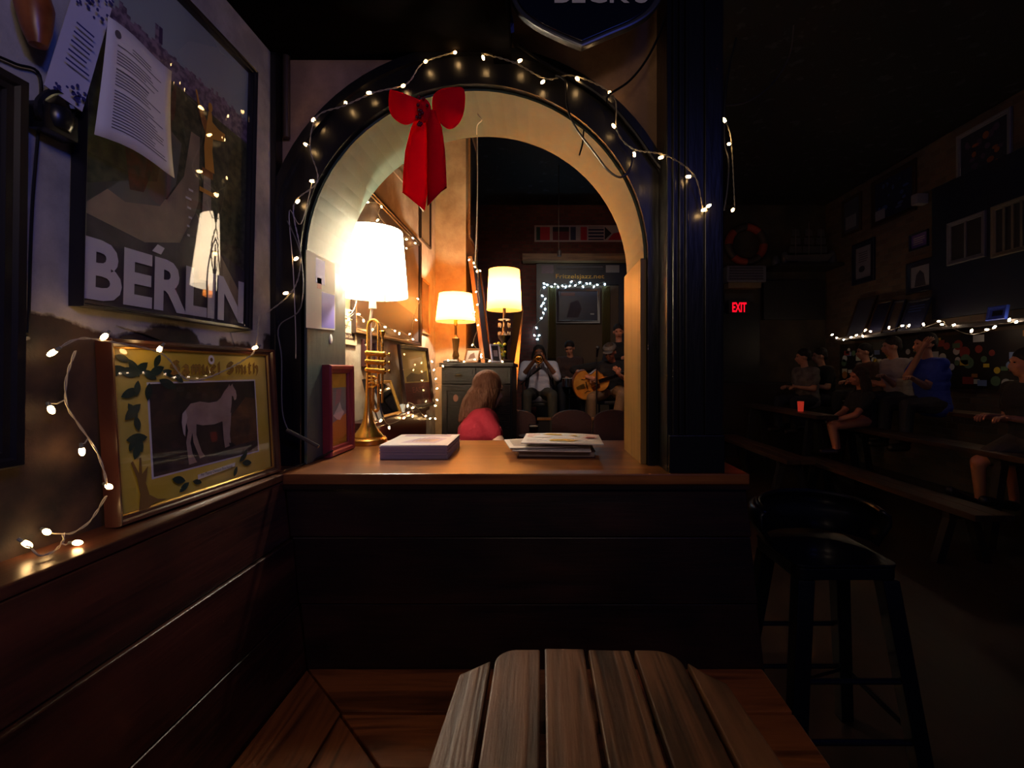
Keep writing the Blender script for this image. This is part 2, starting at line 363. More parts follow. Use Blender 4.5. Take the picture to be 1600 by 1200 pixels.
m_rbrick = brick('brown_brick', (96,78,64), (74,60,50), (84,76,68), 3.2)
XL, ZC, YB, XR = -.915, 4.25, 7.93, 4.9
F0 = 1.6; F1 = 1.905; AX = -.227; AR = .596; AZ = 1.777; PR = .583; LZ = 1.068
struct(MB().box((XL-.3,-1.2,-.1),(XR+.2,YB+.2,0)).build('floor', M('dark_floor', (52,36,28), .45, c2=(34,26,24), scale=3, stretch=(1,.2,1), bump=.2, bscale=12)))
struct(MB().box((XL-.2,-1.2,0),(XL,F1,ZC)).build('wall_left', m_left))
struct(MB().box((XL-.2,F1,0),(XL,4.0,ZC)).build('wall_left_rear', m_lrear))
struct(MB().box((XL-.2,4.0,0),(-.65,4.72,ZC)).build('trim_1', m_gold))            # golden pier beyond the arch
struct(MB().box((XL-1.2,4.72,0),(XL-1.0,YB,ZC)).build('wall_side', m_brick))
struct(MB().box((-2.2,YB,0),(.95,YB+.2,ZC)).box((.95,YB,3.0),(2.0,YB+.2,ZC)).box((.95,YB+.1,0),(2.0,YB+.2,3.0)).build('wall_back', m_brick))
struct(MB().box((2.0,YB,0),(XR+.2,YB+.2,ZC)).build('wall_back_right', M('umber_wall', (64,56,44), .8, c2=(40,36,32), scale=3)))
struct(MB().box((XR,-.5,0),(XR+.2,YB,ZC)).build('wall_right', m_rbrick))
cm = M('ceiling_dark', (20,20,26), .7, c2=(58,60,70), scale=9, detail=2, ramp=(.62,.7))
struct(MB().box((-2.2,-.4,ZC),(XR+.2,YB+.2,ZC+.1)).build('ceiling', cm))
# low dark wood ceiling over the booth
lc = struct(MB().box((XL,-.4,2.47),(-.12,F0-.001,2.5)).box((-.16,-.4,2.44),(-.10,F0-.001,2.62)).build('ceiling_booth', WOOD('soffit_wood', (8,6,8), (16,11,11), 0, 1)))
# arched wall: jambs, spandrels, everything above
mb = MB()
mb.box((XL,F0,LZ),(AX-AR,F1,ZC)); mb.box((AX+AR,F0,LZ),(PR,F1,ZC))
NS = 40
for i in range(NS):
    a0, a1 = PI-PI*i/NS, PI-PI*(i+1)/NS
    x0, x1 = AX+AR*math.cos(a0), AX+AR*math.cos(a1); z0, z1 = AZ+AR*math.sin(a0), AZ+AR*math.sin(a1)
    mb.hexa([(x0,F0,z0),(x1,F0,z1),(x1,F1,z1),(x0,F1,z0)], [(x0,F0,ZC),(x1,F0,ZC),(x1,F1,ZC),(x0,F1,ZC)])
struct(mb.build('wall_arch', m_arch))
struct(MB().box((XL,1.5,0),(PR,F1,1.03)).build('wall_under_arch', M('under_arch', (60,30,26), .5)))
# soffit lining
mb = MB(); r0, r1 = AR-.012, AR-.0005
for i in range(NS):
    a0, a1 = PI*i/NS, PI*(i+1)/NS
    q = lambda a, r, y: (AX+r*math.cos(a), y, AZ+r*math.sin(a))
    mb.hexa([q(a0,r0,F0-.004),q(a0,r1,F0-.004),q(a0,r1,F1+.004),q(a0,r0,F1+.004)], [q(a1,r0,F0-.004),q(a1,r1,F0-.004),q(a1,r1,F1+.004),q(a1,r0,F1+.004)])
m_soff = M('sage_paint', (60,82,70), .5, c2=(50,68,58), scale=5, bump=.12, bscale=14)
struct(mb.build('trim_2', m_soff, smooth=True))
struct(MB().box((AX-AR+.0005,F0-.004,LZ),(AX-AR+.014,F1+.004,AZ)).build('trim_3', M('slate_paint', (70,82,78), .4, bump=.15, bscale=9, stretch=(3,3,.6)), bevel=.002))
struct(MB().box((AX+AR-.024,F0-.004,LZ),(AX+AR-.0005,F1+.004,AZ+.004)).build('trim_4', WOOD('jamb_wood', (100,78,42), (140,110,62), 2, .42, grain=.8, bump=.12), bevel=.002))
# black archivolt band with its legs
mb = MB(); ro = AR+.125
for i in range(NS):
    a0, a1 = PI*i/NS, PI*(i+1)/NS
    for ra, rb, y in ((AR-.004,ro,F0-.024),(ro-.03,ro,F0-.04),(AR-.004,AR+.02,F0-.032)):
        q = lambda a, r, yy: (AX+r*math.cos(a), yy, AZ+r*math.sin(a))
        mb.hexa([q(a0,ra,y),q(a0,rb,y),q(a0,rb,F0-.001),q(a0,ra,F0-.001)], [q(a1,ra,y),q(a1,rb,y),q(a1,rb,F0-.001),q(a1,ra,F0-.001)])
for sx in (-1,1):
    xa, xb = AX+sx*(AR-.004), AX+sx*ro
    mb.box((max(min(xa,xb),XL+.001),F0-.024,LZ),(max(xa,xb),F0-.001,AZ))
    xa, xb = AX+sx*(ro-.03), AX+sx*ro
    if sx > 0: mb.box((min(xa,xb),F0-.04,LZ),(max(xa,xb),F0-.001,AZ))
    xa, xb = AX+sx*(AR-.004), AX+sx*(AR+.02); mb.box((min(xa,xb),F0-.032,LZ),(max(xa,xb),F0-.001,AZ))
struct(mb.build('trim_5', m_black))
# black corner board and pipe at the left end of the arched wall
struct(MB().box((XL+.001,F0-.045,LZ),(XL+.02,F0-.001,2.469)).build('trim_6', m_black, bevel=.003))
struct(MB().cyl((-.872,1.58,2.19),(-.872,1.58,2.47),.012,None,12).build('trim_7', M('brown_pipe', (60,48,38), .4), smooth=True))
# pillar at the right end
mb = MB(); mb.box((.402,1.47,LZ),(PR,F0-.001,ZC))
for x in (.418,.438,.458): mb.box((x,1.458,LZ+.12),(x+.011,1.4705,ZC))
mb.box((.405,1.452,LZ),(PR-.003,1.4705,LZ+.12)); mb.box((.52,1.46,LZ+.12),(.575,1.4705,ZC))
struct(mb.build('trim_8', m_black, bevel=.003))

# ---------------------------------------------------------------- booth: ledge, partition, left backrest, seat
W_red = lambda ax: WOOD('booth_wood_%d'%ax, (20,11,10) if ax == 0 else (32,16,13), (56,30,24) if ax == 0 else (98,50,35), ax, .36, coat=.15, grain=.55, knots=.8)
W_led = WOOD('ledge_wood', (96,54,26), (168,104,54), 0, .32, coat=.3, grain=.6)
ld = MB().box((-.815,1.445,1.034),(.655,2.15,LZ)).build('ledge_board', W_led, bevel=.004)
tag(ld, 'brown wooden ledge board running through the arch above the booth partition', 'ledge')
part = empty('booth_partition', (-.05,1.45,0), 'dark wood plank partition below the arch ledge, facing the table', 'partition')
zs = [1.033,.872,.672,.470]
def lean(z, top, bot): t = (z-.486)/(1.068-.486); return bot+(top-bot)*t
for i in range(3):
    za, zb = zs[i]-.002, zs[i+1]+.002
    def q(x_l, z, off): return (x_l, lean(z,1.455,1.405)+off, z)
    bl = [ (lean(zb,-.815,-.71),zb), (lean(zb,.644,.68),zb), (lean(za,.644,.68),za), (lean(za,-.815,-.71),za) ]
    offs = [-.004,-.004,.004,.004]
    o = MB().add([(x,lean(z,1.455,1.405)+of,z) for (x,z),of in zip(bl,offs)]+[(x,lean(z,1.455,1.405)+.03,z) for (x,z) in bl], [(0,1,2,3),(7,6,5,4),(0,4,5,1),(1,5,6,2),(2,6,7,3),(3,7,4,0)])
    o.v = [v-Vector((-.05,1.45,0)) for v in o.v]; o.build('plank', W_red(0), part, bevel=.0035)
MB().box((-.62,-.015,.05),(.70,.03,.468)).build('base_board', W_red(0), part)
MB().box((-.765,-.014,1.0335-.012),(.70,-.004,1.0335)).build('top_strip', W_red(0), part)
# left backrest
lb = empty('booth_backrest', (-.8,.7,0), 'dark red-brown plank backrest along the left wall under the horse picture', 'backrest')
LO = Vector((-.8,.7,0)); zs2 = [1.045,.868,.670,.470]
for i in range(3):
    za, zb = zs2[i]-.0015, zs2[i+1]+.0015
    xa, xb = lean(za,-.812,-.71), lean(zb,-.812,-.71)
    lipx = (.0,.0055,-.002)[i]
    v = [(xb-.004,-.3,zb),(xb-.004,1.405+(lean(zb,.05,0)),zb),(xa+lipx,1.405+lean(za,.045,0),za),(xa+lipx,-.3,za)]
    v += [(xb-.03,-.3,zb),(xb-.03,1.405+lean(zb,.05,0),zb),(xa-.03,1.405+lean(za,.045,0),za),(xa-.03,-.3,za)]
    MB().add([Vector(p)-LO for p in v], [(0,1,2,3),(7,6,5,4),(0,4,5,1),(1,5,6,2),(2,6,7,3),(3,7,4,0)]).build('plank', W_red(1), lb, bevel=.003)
MB().box((-.105,-1.0,.05),(.06,.7,.468)).build('base_board', W_red(1), lb)
o = MB().add([(p[0],p[1],z) for z in (1.046,LZ) for p in ((XL+.001,-.4),(-.806,-.4),(-.806,1.444),(-.816,1.444),(-.816,F0-.032),(XL+.001,F0-.032))], [(5,4,3,2,1,0),(6,7,8,9,10,11)]+[(i,(i+1)%6,(i+1)%6+6,i+6) for i in range(6)]).build('wall_shelf', WOOD('shelf_wood', (66,36,24), (120,74,48), 1, .35, coat=.2, grain=.6), bevel=.003)
tag(o, 'narrow brown shelf on top of the left booth backrest along the wall', 'shelf')
# seat
st = empty('corner_bench', (-.4,1.2,0), 'orange-brown wooden corner bench seat with mitred boards beside the table', 'bench')
SO = Vector((-.4,1.2,0)); SZ = .486
WS0 = WOOD('seat_wood_x', (80,42,22), (160,92,50), 0, .34, coat=.15, grain=.9, knots=1.2); WS1 = WOOD('seat_wood_y', (80,42,22), (160,92,50), 1, .34, coat=.15, grain=.9, knots=1.2)
g = .0022
for poly, mt in (([(-.708+g,1.402-g),(.672,1.402-g),(.668,1.222+g),(-.532+g*2,1.222+g)],WS0), ([(-.708,1.402-3*g),(-.532,1.222-g),(-.532,-.1),(-.708,-.1)],WS1),
                 ([(-.524,1.214),(.666,1.214),(.662,1.052),(-.366,1.052)],WS0), ([(-.527,1.208),(-.370,1.046),(-.370,-.1),(-.527,-.1)],WS1)):
    MB().prism([(x-SO.x,y-SO.y) for x, y in poly], SZ-.024, SZ).build('seat_board', mt, st, bevel=.003)
MB().box((-.30,-.12,.02),(1.04,-.09,SZ-.026)).build('apron', W_red(0), st); MB().box((-.0,-1.25,.02),(.03,-.12,SZ-.026)).build('apron', W_red(1), st)

# table
tb = empty('slatted_table', (.11,.7,0), 'weathered brown slatted wood table with rounded end boards in front', 'table')
TO = Vector((.11,.7,0)); TZ = .72
WT = WOOD('table_wood', (42,25,17), (118,76,50), 1, .5, grain=.85, knots=1.6, bump=.4)
edges = [(-.212,-.180),(-.112,-.112),(.0035,.0035),(.109,.109),(.219,.219),(.332,.333),(.432,.392)]
def arc(cx, cy, r, a0, a1, n=6): return [(cx+r*math.cos(math.radians(a0+(a1-a0)*i/n)), cy+r*math.sin(math.radians(a0+(a1-a0)*i/n))) for i in range(n+1)]
yf, yn = 1.112, .30; gp = .0055
tops = [ [(-.180,1.02),(-.116-.0,1.068)], arc(-.112+gp+.05,1.112-.05,.05,175,90)+[(.0035-gp+.0,1.112)], [(.0035+gp,1.114),(.109-gp,1.112)], [(.109+gp,1.112),(.219-gp,1.108)],
         [(.219+gp,1.108)]+arc(.332-gp-.06,1.047,.06,90,5), [(.332+gp,1.062),(.36,1.03),(.376,1.012),(.40,.99)] ]
xl = [(-.214),(-.112+gp),(.0035+gp),(.109+gp),(.219+gp),(.332+gp)]; xr = [-.100-gp-.006,.0035-gp,.109-gp,.219-gp,.332-gp,.445]
for i in range(6):
    poly = [(xl[i],yn)]+tops[i]+[(xr[i],yn)]
    dz = R.uniform(-.0015,.0015)
    MB().prism([(x-TO.x,y-TO.y) for x, y in poly][::-1], TZ-.026+dz, TZ+dz).build('plank', WT, tb, bevel=.004)
for y in (.48,.95): MB().box((-.17-TO.x,y-.03-TO.y,TZ-.055),(.39-TO.x,y+.03-TO.y,TZ-.0275)).build('batten', WT, tb, bevel=.002)
for x in (-.12,.33):
    for y in (.48,.95): MB().box((x-.03-TO.x,y-.03-TO.y,0.001),(x+.03-TO.x,y+.03-TO.y,TZ-.0555)).build('leg', WT, tb, bevel=.003)

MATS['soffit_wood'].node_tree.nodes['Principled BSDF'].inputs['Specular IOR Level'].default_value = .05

# ---------------------------------------------------------------- lamps
BRASS = M('brass', (240,190,92), .26, .92, c2=(222,168,74), scale=14)
GOLD = M('gilt', (196,152,72), .3, .8)
CHROME = M('chrome', (200,200,205), .12, 1)
def shade_part(e, z0, z1, r0, r1, mat, cx=0, cy=0, trim=None, rib=.006):
    n = 8; prof = [(r0+(r1-r0)*(i/n), z0+(z1-z0)*i/n) for i in range(n+1)]
    s = MB().lathe(prof, (cx,cy,0), 72, 0, rib=rib).build('lamp_shade', mat, e, smooth=True, shade_angle=80)
    if trim:
        for r, z in ((r0,z0),(r1,z1)):
            MB().tube([(cx+r*math.cos(a),cy+r*math.sin(a),z) for a in [2*PI*k/40 for k in range(40)]], .0022, 6, closed=True).build('shade_rim', trim, s, smooth=True)
    return s
def bulb_part(e, p, energy, col, gm, r=.03):
    MB().sphere(p, r).cyl(Vector(p)-Vector((0,0,r+.03)), Vector(p)-Vector((0,0,r*.7)), r*.5, None, 10, 1).build('bulb', [GLASS(), BRASS], e, smooth=True)
    light('bulb_light', 'POINT', (p[0], p[1], p[2]), energy, col, r*.6, parent=e)
GW = M('lit_bulb', (255,225,180), .4, emit=60, ecol=(255,225,175))
# big lamp whose base is a trumpet
lx, ly = -.748, 2.05
L1 = empty('trumpet_lamp', (lx,ly,LZ), 'tall lamp made from a brass trumpet with glowing white shade on the ledge', 'lamp')
MB().lathe([(0,0),(.078,0),(.080,.008),(.080,.022),(.070,.030),(.0,.030)], (-.02,0,0), 40).build('base', M('gilt_wood', (190,140,60), .25, .7), L1, smooth=True)
tx = -.02
bell = [(0.062,.031),(.0635,.034),(.060,.040),(.046,.058),(.033,.078),(.023,.105),(.017,.145),(.0125,.20),(.0098,.27),(.0085,.36),(.008,.45),(.008,.52)]
MB().lathe(bell, (tx,0,0), 32).build('bell', BRASS, L1, smooth=True)
mb = MB(); rr = .023
mb.tube([(tx+rr-rr*math.cos(PI*k/12), 0, .52+rr*1.3*math.sin(PI*k/12)) for k in range(13)], .0068, 10)
mb.tube([(tx+2*rr,0,.522),(tx+2*rr,0,.16)], .0062, 10)
mb.tube([(tx+2*rr-.012+.012*math.cos(PI*k/10)+.0, .0, .16-.016*math.sin(PI*k/10)) for k in range(11)]+[(tx+2*rr-.024,0,.3)], .0062, 10)
mb.build('tubing', BRASS, L1, smooth=True)
mb = MB(); mb.tube([(tx+.062,.004,.475),(tx+.062,.004,.18)],.0052,10); mb.lathe([(.0052,.43),(.0075,.44),(.0075,.452),(.0052,.462),(.0052,.475),(.012,.492),(.0125,.5),(.010,.503),(.0,.495)],(tx+.062,.004,0),14)
mb.build('leadpipe', BRASS, L1, smooth=True)
for k, z in enumerate((.402,.365,.328)):
    mb = MB(); a = Vector((tx-.0,-.018,z)); b = Vector((tx+.082,-.018,z-.006)); d = b-a
    mb.cyl(a, b, .0125, None, 18)
    for t, r2, ln in ((0,.0142,.008),(.9,.0142,.008),(.62,.0135,.004)): mb.cyl(a+d*t, a+d*t+d.normalized()*ln, r2, None, 18)
    mb.cyl(b, b+d.normalized()*.018, .0035, None, 8); mb.cyl(b+d.normalized()*.016, b+d.normalized()*.021, .0095, None, 14); mb.cyl(a-d.normalized()*.006, a, .008, None, 12)
    mb.build('valve', BRASS, L1, smooth=True)
mb = MB()
for z in (.30,.27): mb.tube([(tx+.01,-.016,z),(tx+.035,-.03,z),(tx+.05,-.03,z-.008),(tx+.035,-.03,z-.016),(tx+.01,-.016,z-.016)], .0045, 8)
mb.tube([(tx+.03+.013*math.cos(2*PI*k/16),-.034,.262+.013*math.sin(2*PI*k/16)) for k in range(16)], .0022, 6, closed=True)
mb.build('valve_slide', BRASS, L1, smooth=True)
MB().tube([(tx+.006,.012,.03),(tx+.006,.012,.56),(0,0,.62),(0,0,.70)], .006, 10).build('pole', M('pale_pole', (235,225,205), .35), L1, smooth=True)
MB().cyl((0,0,.60),(0,0,.66),.017,.013,16).build('socket', M('pale_pole', (235,225,205)), L1, smooth=True)
S1 = SHADE('white_shade', (255,244,225), .75, 2.6, (255,238,208))
shade_part(L1, .655, .945, .150, .127, S1, rib=.008)
MB().tube([(.0,-.0,.70),(.05,0,.76),(.05,0,.90),(0,0,.955),(-.05,0,.90),(-.05,0,.76),(0,0,.70)], .0022, 6).lathe([(0,.955),(.008,.962),(.009,.97),(0,.982)],(0,0,0),12).build('harp', BRASS, L1, smooth=True)
bulb_part(L1, (0,0,.77), 40, (1,.88,.70), GW)
for dx in (-.115,.075): MB().tube([(dx,-.06,.655),(dx,-.06,.62)], .0018, 6).build('pull_chain', BRASS, L1)
# two lamps on the dark cabinet
def small_lamp(px, ys_top, ys_bot, ybase, Y, rt, rb, label, name_, twostem, energy, sh, trim):
    b = P(px, ybase, Y); e = empty(name_, b, label, 'lamp')
    z0 = P(px,ys_bot,Y).z-b.z; z1 = P(px,ys_top,Y).z-b.z
    shade_part(e, z0, z1, rb, rt, sh, trim=trim, rib=.004)
    if not twostem:
        MB().lathe([(0,0),(.062,0),(.064,.012),(.05,.02),(.026,.026),(.022,.04),(.028,.055),(.020,.09),(.027,.16),(.030,.19),(.018,.20),(.010,.215),(.010,z0+.02),(0,z0+.02)], (0,0,0), 8).build('base', M('aged_brass', (150,118,70), .3, .8), e)
        MB().cyl((0,0,z0-.03),(0,0,z0+.04),.014,None,12).build('socket', BRASS, e, smooth=True)
    else:
        MB().lathe([(0,0),(.07,0),(.07,.02),(.03,.03),(.022,.05),(.022,z0-.25),(.045,z0-.22),(.05,z0-.20),(.02,z0-.17),(.012,z0-.1),(.012,z0+.03),(0,z0+.03)], (0,0,0), 20).build('base', M('black_turned', (40,30,28), .3), e, smooth=True)
        mb = MB()
        for k in range(8):
            a = 2*PI*k/8
            for zz in (z0-.10, z0-.17): mb.sphere((.045*math.cos(a),.045*math.sin(a),zz-.018), (.006,.006,.02), 0, 6, 4)
        mb.tube([(.045*math.cos(2*PI*k/16),.045*math.sin(2*PI*k/16),z0-.075) for k in range(16)], .004, 6, closed=True)
        mb.build('crystal_drops', M('crystal', (225,220,205), .08, .2), e, smooth=True)['kind'] = 'stuff'
    bulb_part(e, (0,0,(z0+z1)/2-.02), energy, (1,.84,.66), GW, .026)
    return e
S2 = SHADE('amber_shade', (255,172,86), .8, .25, (255,150,60))
S3 = SHADE('amber_shade_bright', (255,176,90), .8, .4, (255,160,66))
CY = 3.55
small_lamp(712, 459, 503, 567.4, CY, .125, .152, 'shorter amber drum lamp with slim brass base on the dark cabinet, left one', 'table_lamp', False, 25, S2, M('shade_trim', (90,66,40), .5))
small_lamp(788, 422, 485, 567.8, CY+.1, .122, .138, 'taller amber lamp with crystal drops at the right end of the dark cabinet', 'table_lamp', True, 21, S3, None)

# ---------------------------------------------------------------- left wall: posters and pictures
white = M('print_white', (226,224,214), .5); offw = M('print_paper', (214,208,190), .6); blackp = M('print_black', (26,24,26), .5); inkp = M('print_ink', (80,78,86), .6)
def art_city(a):
    sky = M('print_sky', (196,212,206), .5, c2=(150,172,176), scale=3); haze = M('print_haze', (140,124,138), .5, c2=(84,70,92), scale=60, bump=0, ramp=(.42,.58))
    forest = M('print_forest', (34,44,28), .5, c2=(84,88,58), scale=45); forest2 = M('print_forest_b', (52,50,34), .5, c2=(104,100,72), scale=50)
    red = M('print_red_tree', (120,50,34), .5, c2=(60,36,28), scale=40); road = M('print_road', (170,150,112), .5, c2=(140,126,98), scale=12); plaza = M('print_plaza', (98,104,92), .5, c2=(120,110,88), scale=10)
    asph = M('print_asphalt', (84,76,74), .5, c2=(66,60,60), scale=20); gold = M('print_gold', (222,160,56), .4); gold2 = M('print_gold_dark', (150,90,34), .4); stone = M('print_stone', (150,140,118), .5)
    a.rect(0,0,1,1,forest2)
    a.rect(0,.80,1,1,sky); 
    pts = [(0,.70),(1,.70)]; x = 1
    while x > 0:
        hgt = .805+R.random()*.018+(.05 if abs(x-.36) < .012 else 0)+(.03 if abs(x-.18)<.01 else 0); pts += [(x,hgt),(x-.018,hgt)]; x -= .018
    a.poly(pts+[(0,.8)], haze); a.rect(.355,.82,.375,.87,M('print_tower', (70,50,84)))
    a.poly([(0,.30),(0,.72),(.25,.74),(.6,.73),(1,.72),(1,.30)], forest)
    a.poly([(0,.2),(0,.36),(.2,.33),(.42,.36),(.52,.46),(.56,.62),(.62,.62),(.62,.4),(.55,.26),(.4,.2)], road)
    a.poly([(0,.24),(0,.34),(.2,.30),(.38,.33),(.47,.42),(.50,.56),(.36,.60),(.2,.5),(.1,.42)], plaza)
    a.poly([(0,.30),(.0,.66),(.3,.68),(.40,.56),(.36,.40),(.2,.36)], forest)
    a.poly([(.22,.34),(.18,.50),(.24,.62),(.31,.56),(.33,.42),(.29,.35)], red)
    a.poly([(0,0),(1,0),(1,.22),(.75,.26),(.6,.36),(.5,.24),(.3,.205),(0,.235)], asph)
    a.poly([(1,.03),(1,.10),(.66,.34),(.60,.36),(.80,.16)], road)
    # column with the gilded winged figure
    a.poly([(.63,.14),(.65,.50),(.70,.50),(.73,.14)], stone); a.rect(.635,.50,.715,.525,gold2); a.rect(.62,.44,.73,.455,gold)
    a.poly([(.655,.525),(.645,.60),(.66,.68),(.672,.73),(.695,.73),(.71,.66),(.705,.60),(.725,.525)], gold)
    a.poly([(.655,.64),(.60,.70),(.585,.745),(.61,.73),(.66,.69)], gold2); a.poly([(.70,.64),(.79,.66),(.80,.69),(.75,.69),(.70,.70)], gold)
    a.ell(.682,.745,.016,.016,gold); a.stroke([(.62,.69),(.58,.765)],.006,gold)
    for i in range(6): a.rect(.52+.03*R.random(), .27+.03*i, .54+.03*R.random(), .277+.03*i, white)
    a.text('BERLIN', .015, .012, .985, .172, M('print_letter', (214,212,206), .5), .035)
    a.poly([(.33,.185),(.36,.21),(.40,.205),(.38,.182)], white)
def LW(px, py, X): Y = -X*720/(845-px); return Vector((X, Y, EYE-(py-580)*Y/720))
pf = -.886; pd = .03
b0, b1, t1 = LW(130,478,pf), LW(395,515,pf), LW(402,108,pf+.02)
pw, ph = (b1-b0).length, (t1-b1).length
o0 = b0-Vector((pd,0,0))
e = picture('framed_poster', 'large framed aerial city poster with big white BERLIN lettering on the left wall', o0, (0,1,0), (.018,0,.8), pw, ph, .010, pd, M('thin_black_frame', (26,24,28), .3), (M('print_sky', (150,166,162)), art_city), 'poster', glass=False)
for c in e.children:
    if c.name.startswith('print'): c.location.z = .004
    if c.name.startswith('backing'): c.scale.z = .35
# its acrylic sheet, with a bow added to steer the lamp's reflection
mb = MB(); nx, nz = 60, 2; vs_ = []
def bow(s_):
    K = [(0,.024),(.2,.034),(.40,.041),(.80,.006),(.88,.006),(1,.018)]
    for (x0,y0),(x1,y1) in zip(K, K[1:]):
        if s_ <= x1: t = (s_-x0)/(x1-x0); return y0+(y1-y0)*t
    return K[-1][1]
for j in range(nz+1):
    for i in range(nx+1):
        s_ = i/nx; z_ = sum(bow(min(max(s_+dk*.025,0),1)) for dk in range(-2,3))/5
        vs_.append((.008+s_*(pw-.016), .008+(ph-.016)*j/nz, z_))
fs = [(j*(nx+1)+i, j*(nx+1)+i+1, (j+1)*(nx+1)+i+1, (j+1)*(nx+1)+i) for j in range(nz) for i in range(nx)]
mb.add(vs_, fs).build('acrylic_sheet', GLASS(), e, smooth=True, shade_angle=180)
# paper notice taped over the poster
mb = MB(); c = [LW(147,210,-.842), LW(265,275,-.846), LW(271,108,-.838), LW(165,25,-.836)]; n = 8; vs_ = []
for j in range(n+1):
    for i in range(n+1):
        s_, t_ = i/n, j/n; p = (c[0]*(1-s_)+c[1]*s_)*(1-t_)+(c[3]*(1-s_)+c[2]*s_)*t_
        p.x += .006*math.sin(PI*s_)*(1-t_)+.005*math.sin(3*s_+2*t_)+(.010*(1-t_)**3*s_); p.z += .005*math.sin(5*s_); vs_.append(p)
nt_ = empty('paper_notice', c[0], 'white printed letter taped over the upper left of the big city poster', 'paper')
mb.add([p-c[0] for p in vs_], [(j*(n+1)+i, j*(n+1)+i+1, (j+1)*(n+1)+i+1, (j+1)*(n+1)+i) for j in range(n) for i in range(n)])
sh = mb.build('sheet', M('sheet_paper', (222,220,214), .7), nt_, smooth=True); md = sh.modifiers.new('th','SOLIDIFY'); md.thickness = .0006
def onpaper(s_, t_, off=.0012):
    fi, fj = min(int(s_*n), n-1), min(int(t_*n), n-1); a, b = s_*n-fi, t_*n-fj; g_ = lambda i, j: vs_[j*(n+1)+i]
    p = (g_(fi,fj)*(1-a)+g_(fi+1,fj)*a)*(1-b)+(g_(fi,fj+1)*(1-a)+g_(fi+1,fj+1)*a)*b; return p+Vector((off,0,0))-c[0]
mb = MB()
for k in range(30):
    t_ = .86-k*.026
    if k in (3,9,16): continue
    xa, xb = (.35,.65) if k < 2 else (.14,.55+R.random()*.33)
    for q in range(6):
        s0, s1 = xa+(xb-xa)*q/6, xa+(xb-xa)*(q+1)/6
        mb.add([onpaper(s0,t_),onpaper(s1,t_),onpaper(s1,t_+(.014 if k==10 else .008)),onpaper(s0,t_+(.014 if k==10 else .008))], [(0,1,2,3)])
mb.add([onpaper(.14+.045*math.cos(2*PI*i/14), .90+.035*math.sin(2*PI*i/14)) for i in range(14)], [tuple(range(14))])
mb.build('printed_lines', inkp, nt_)
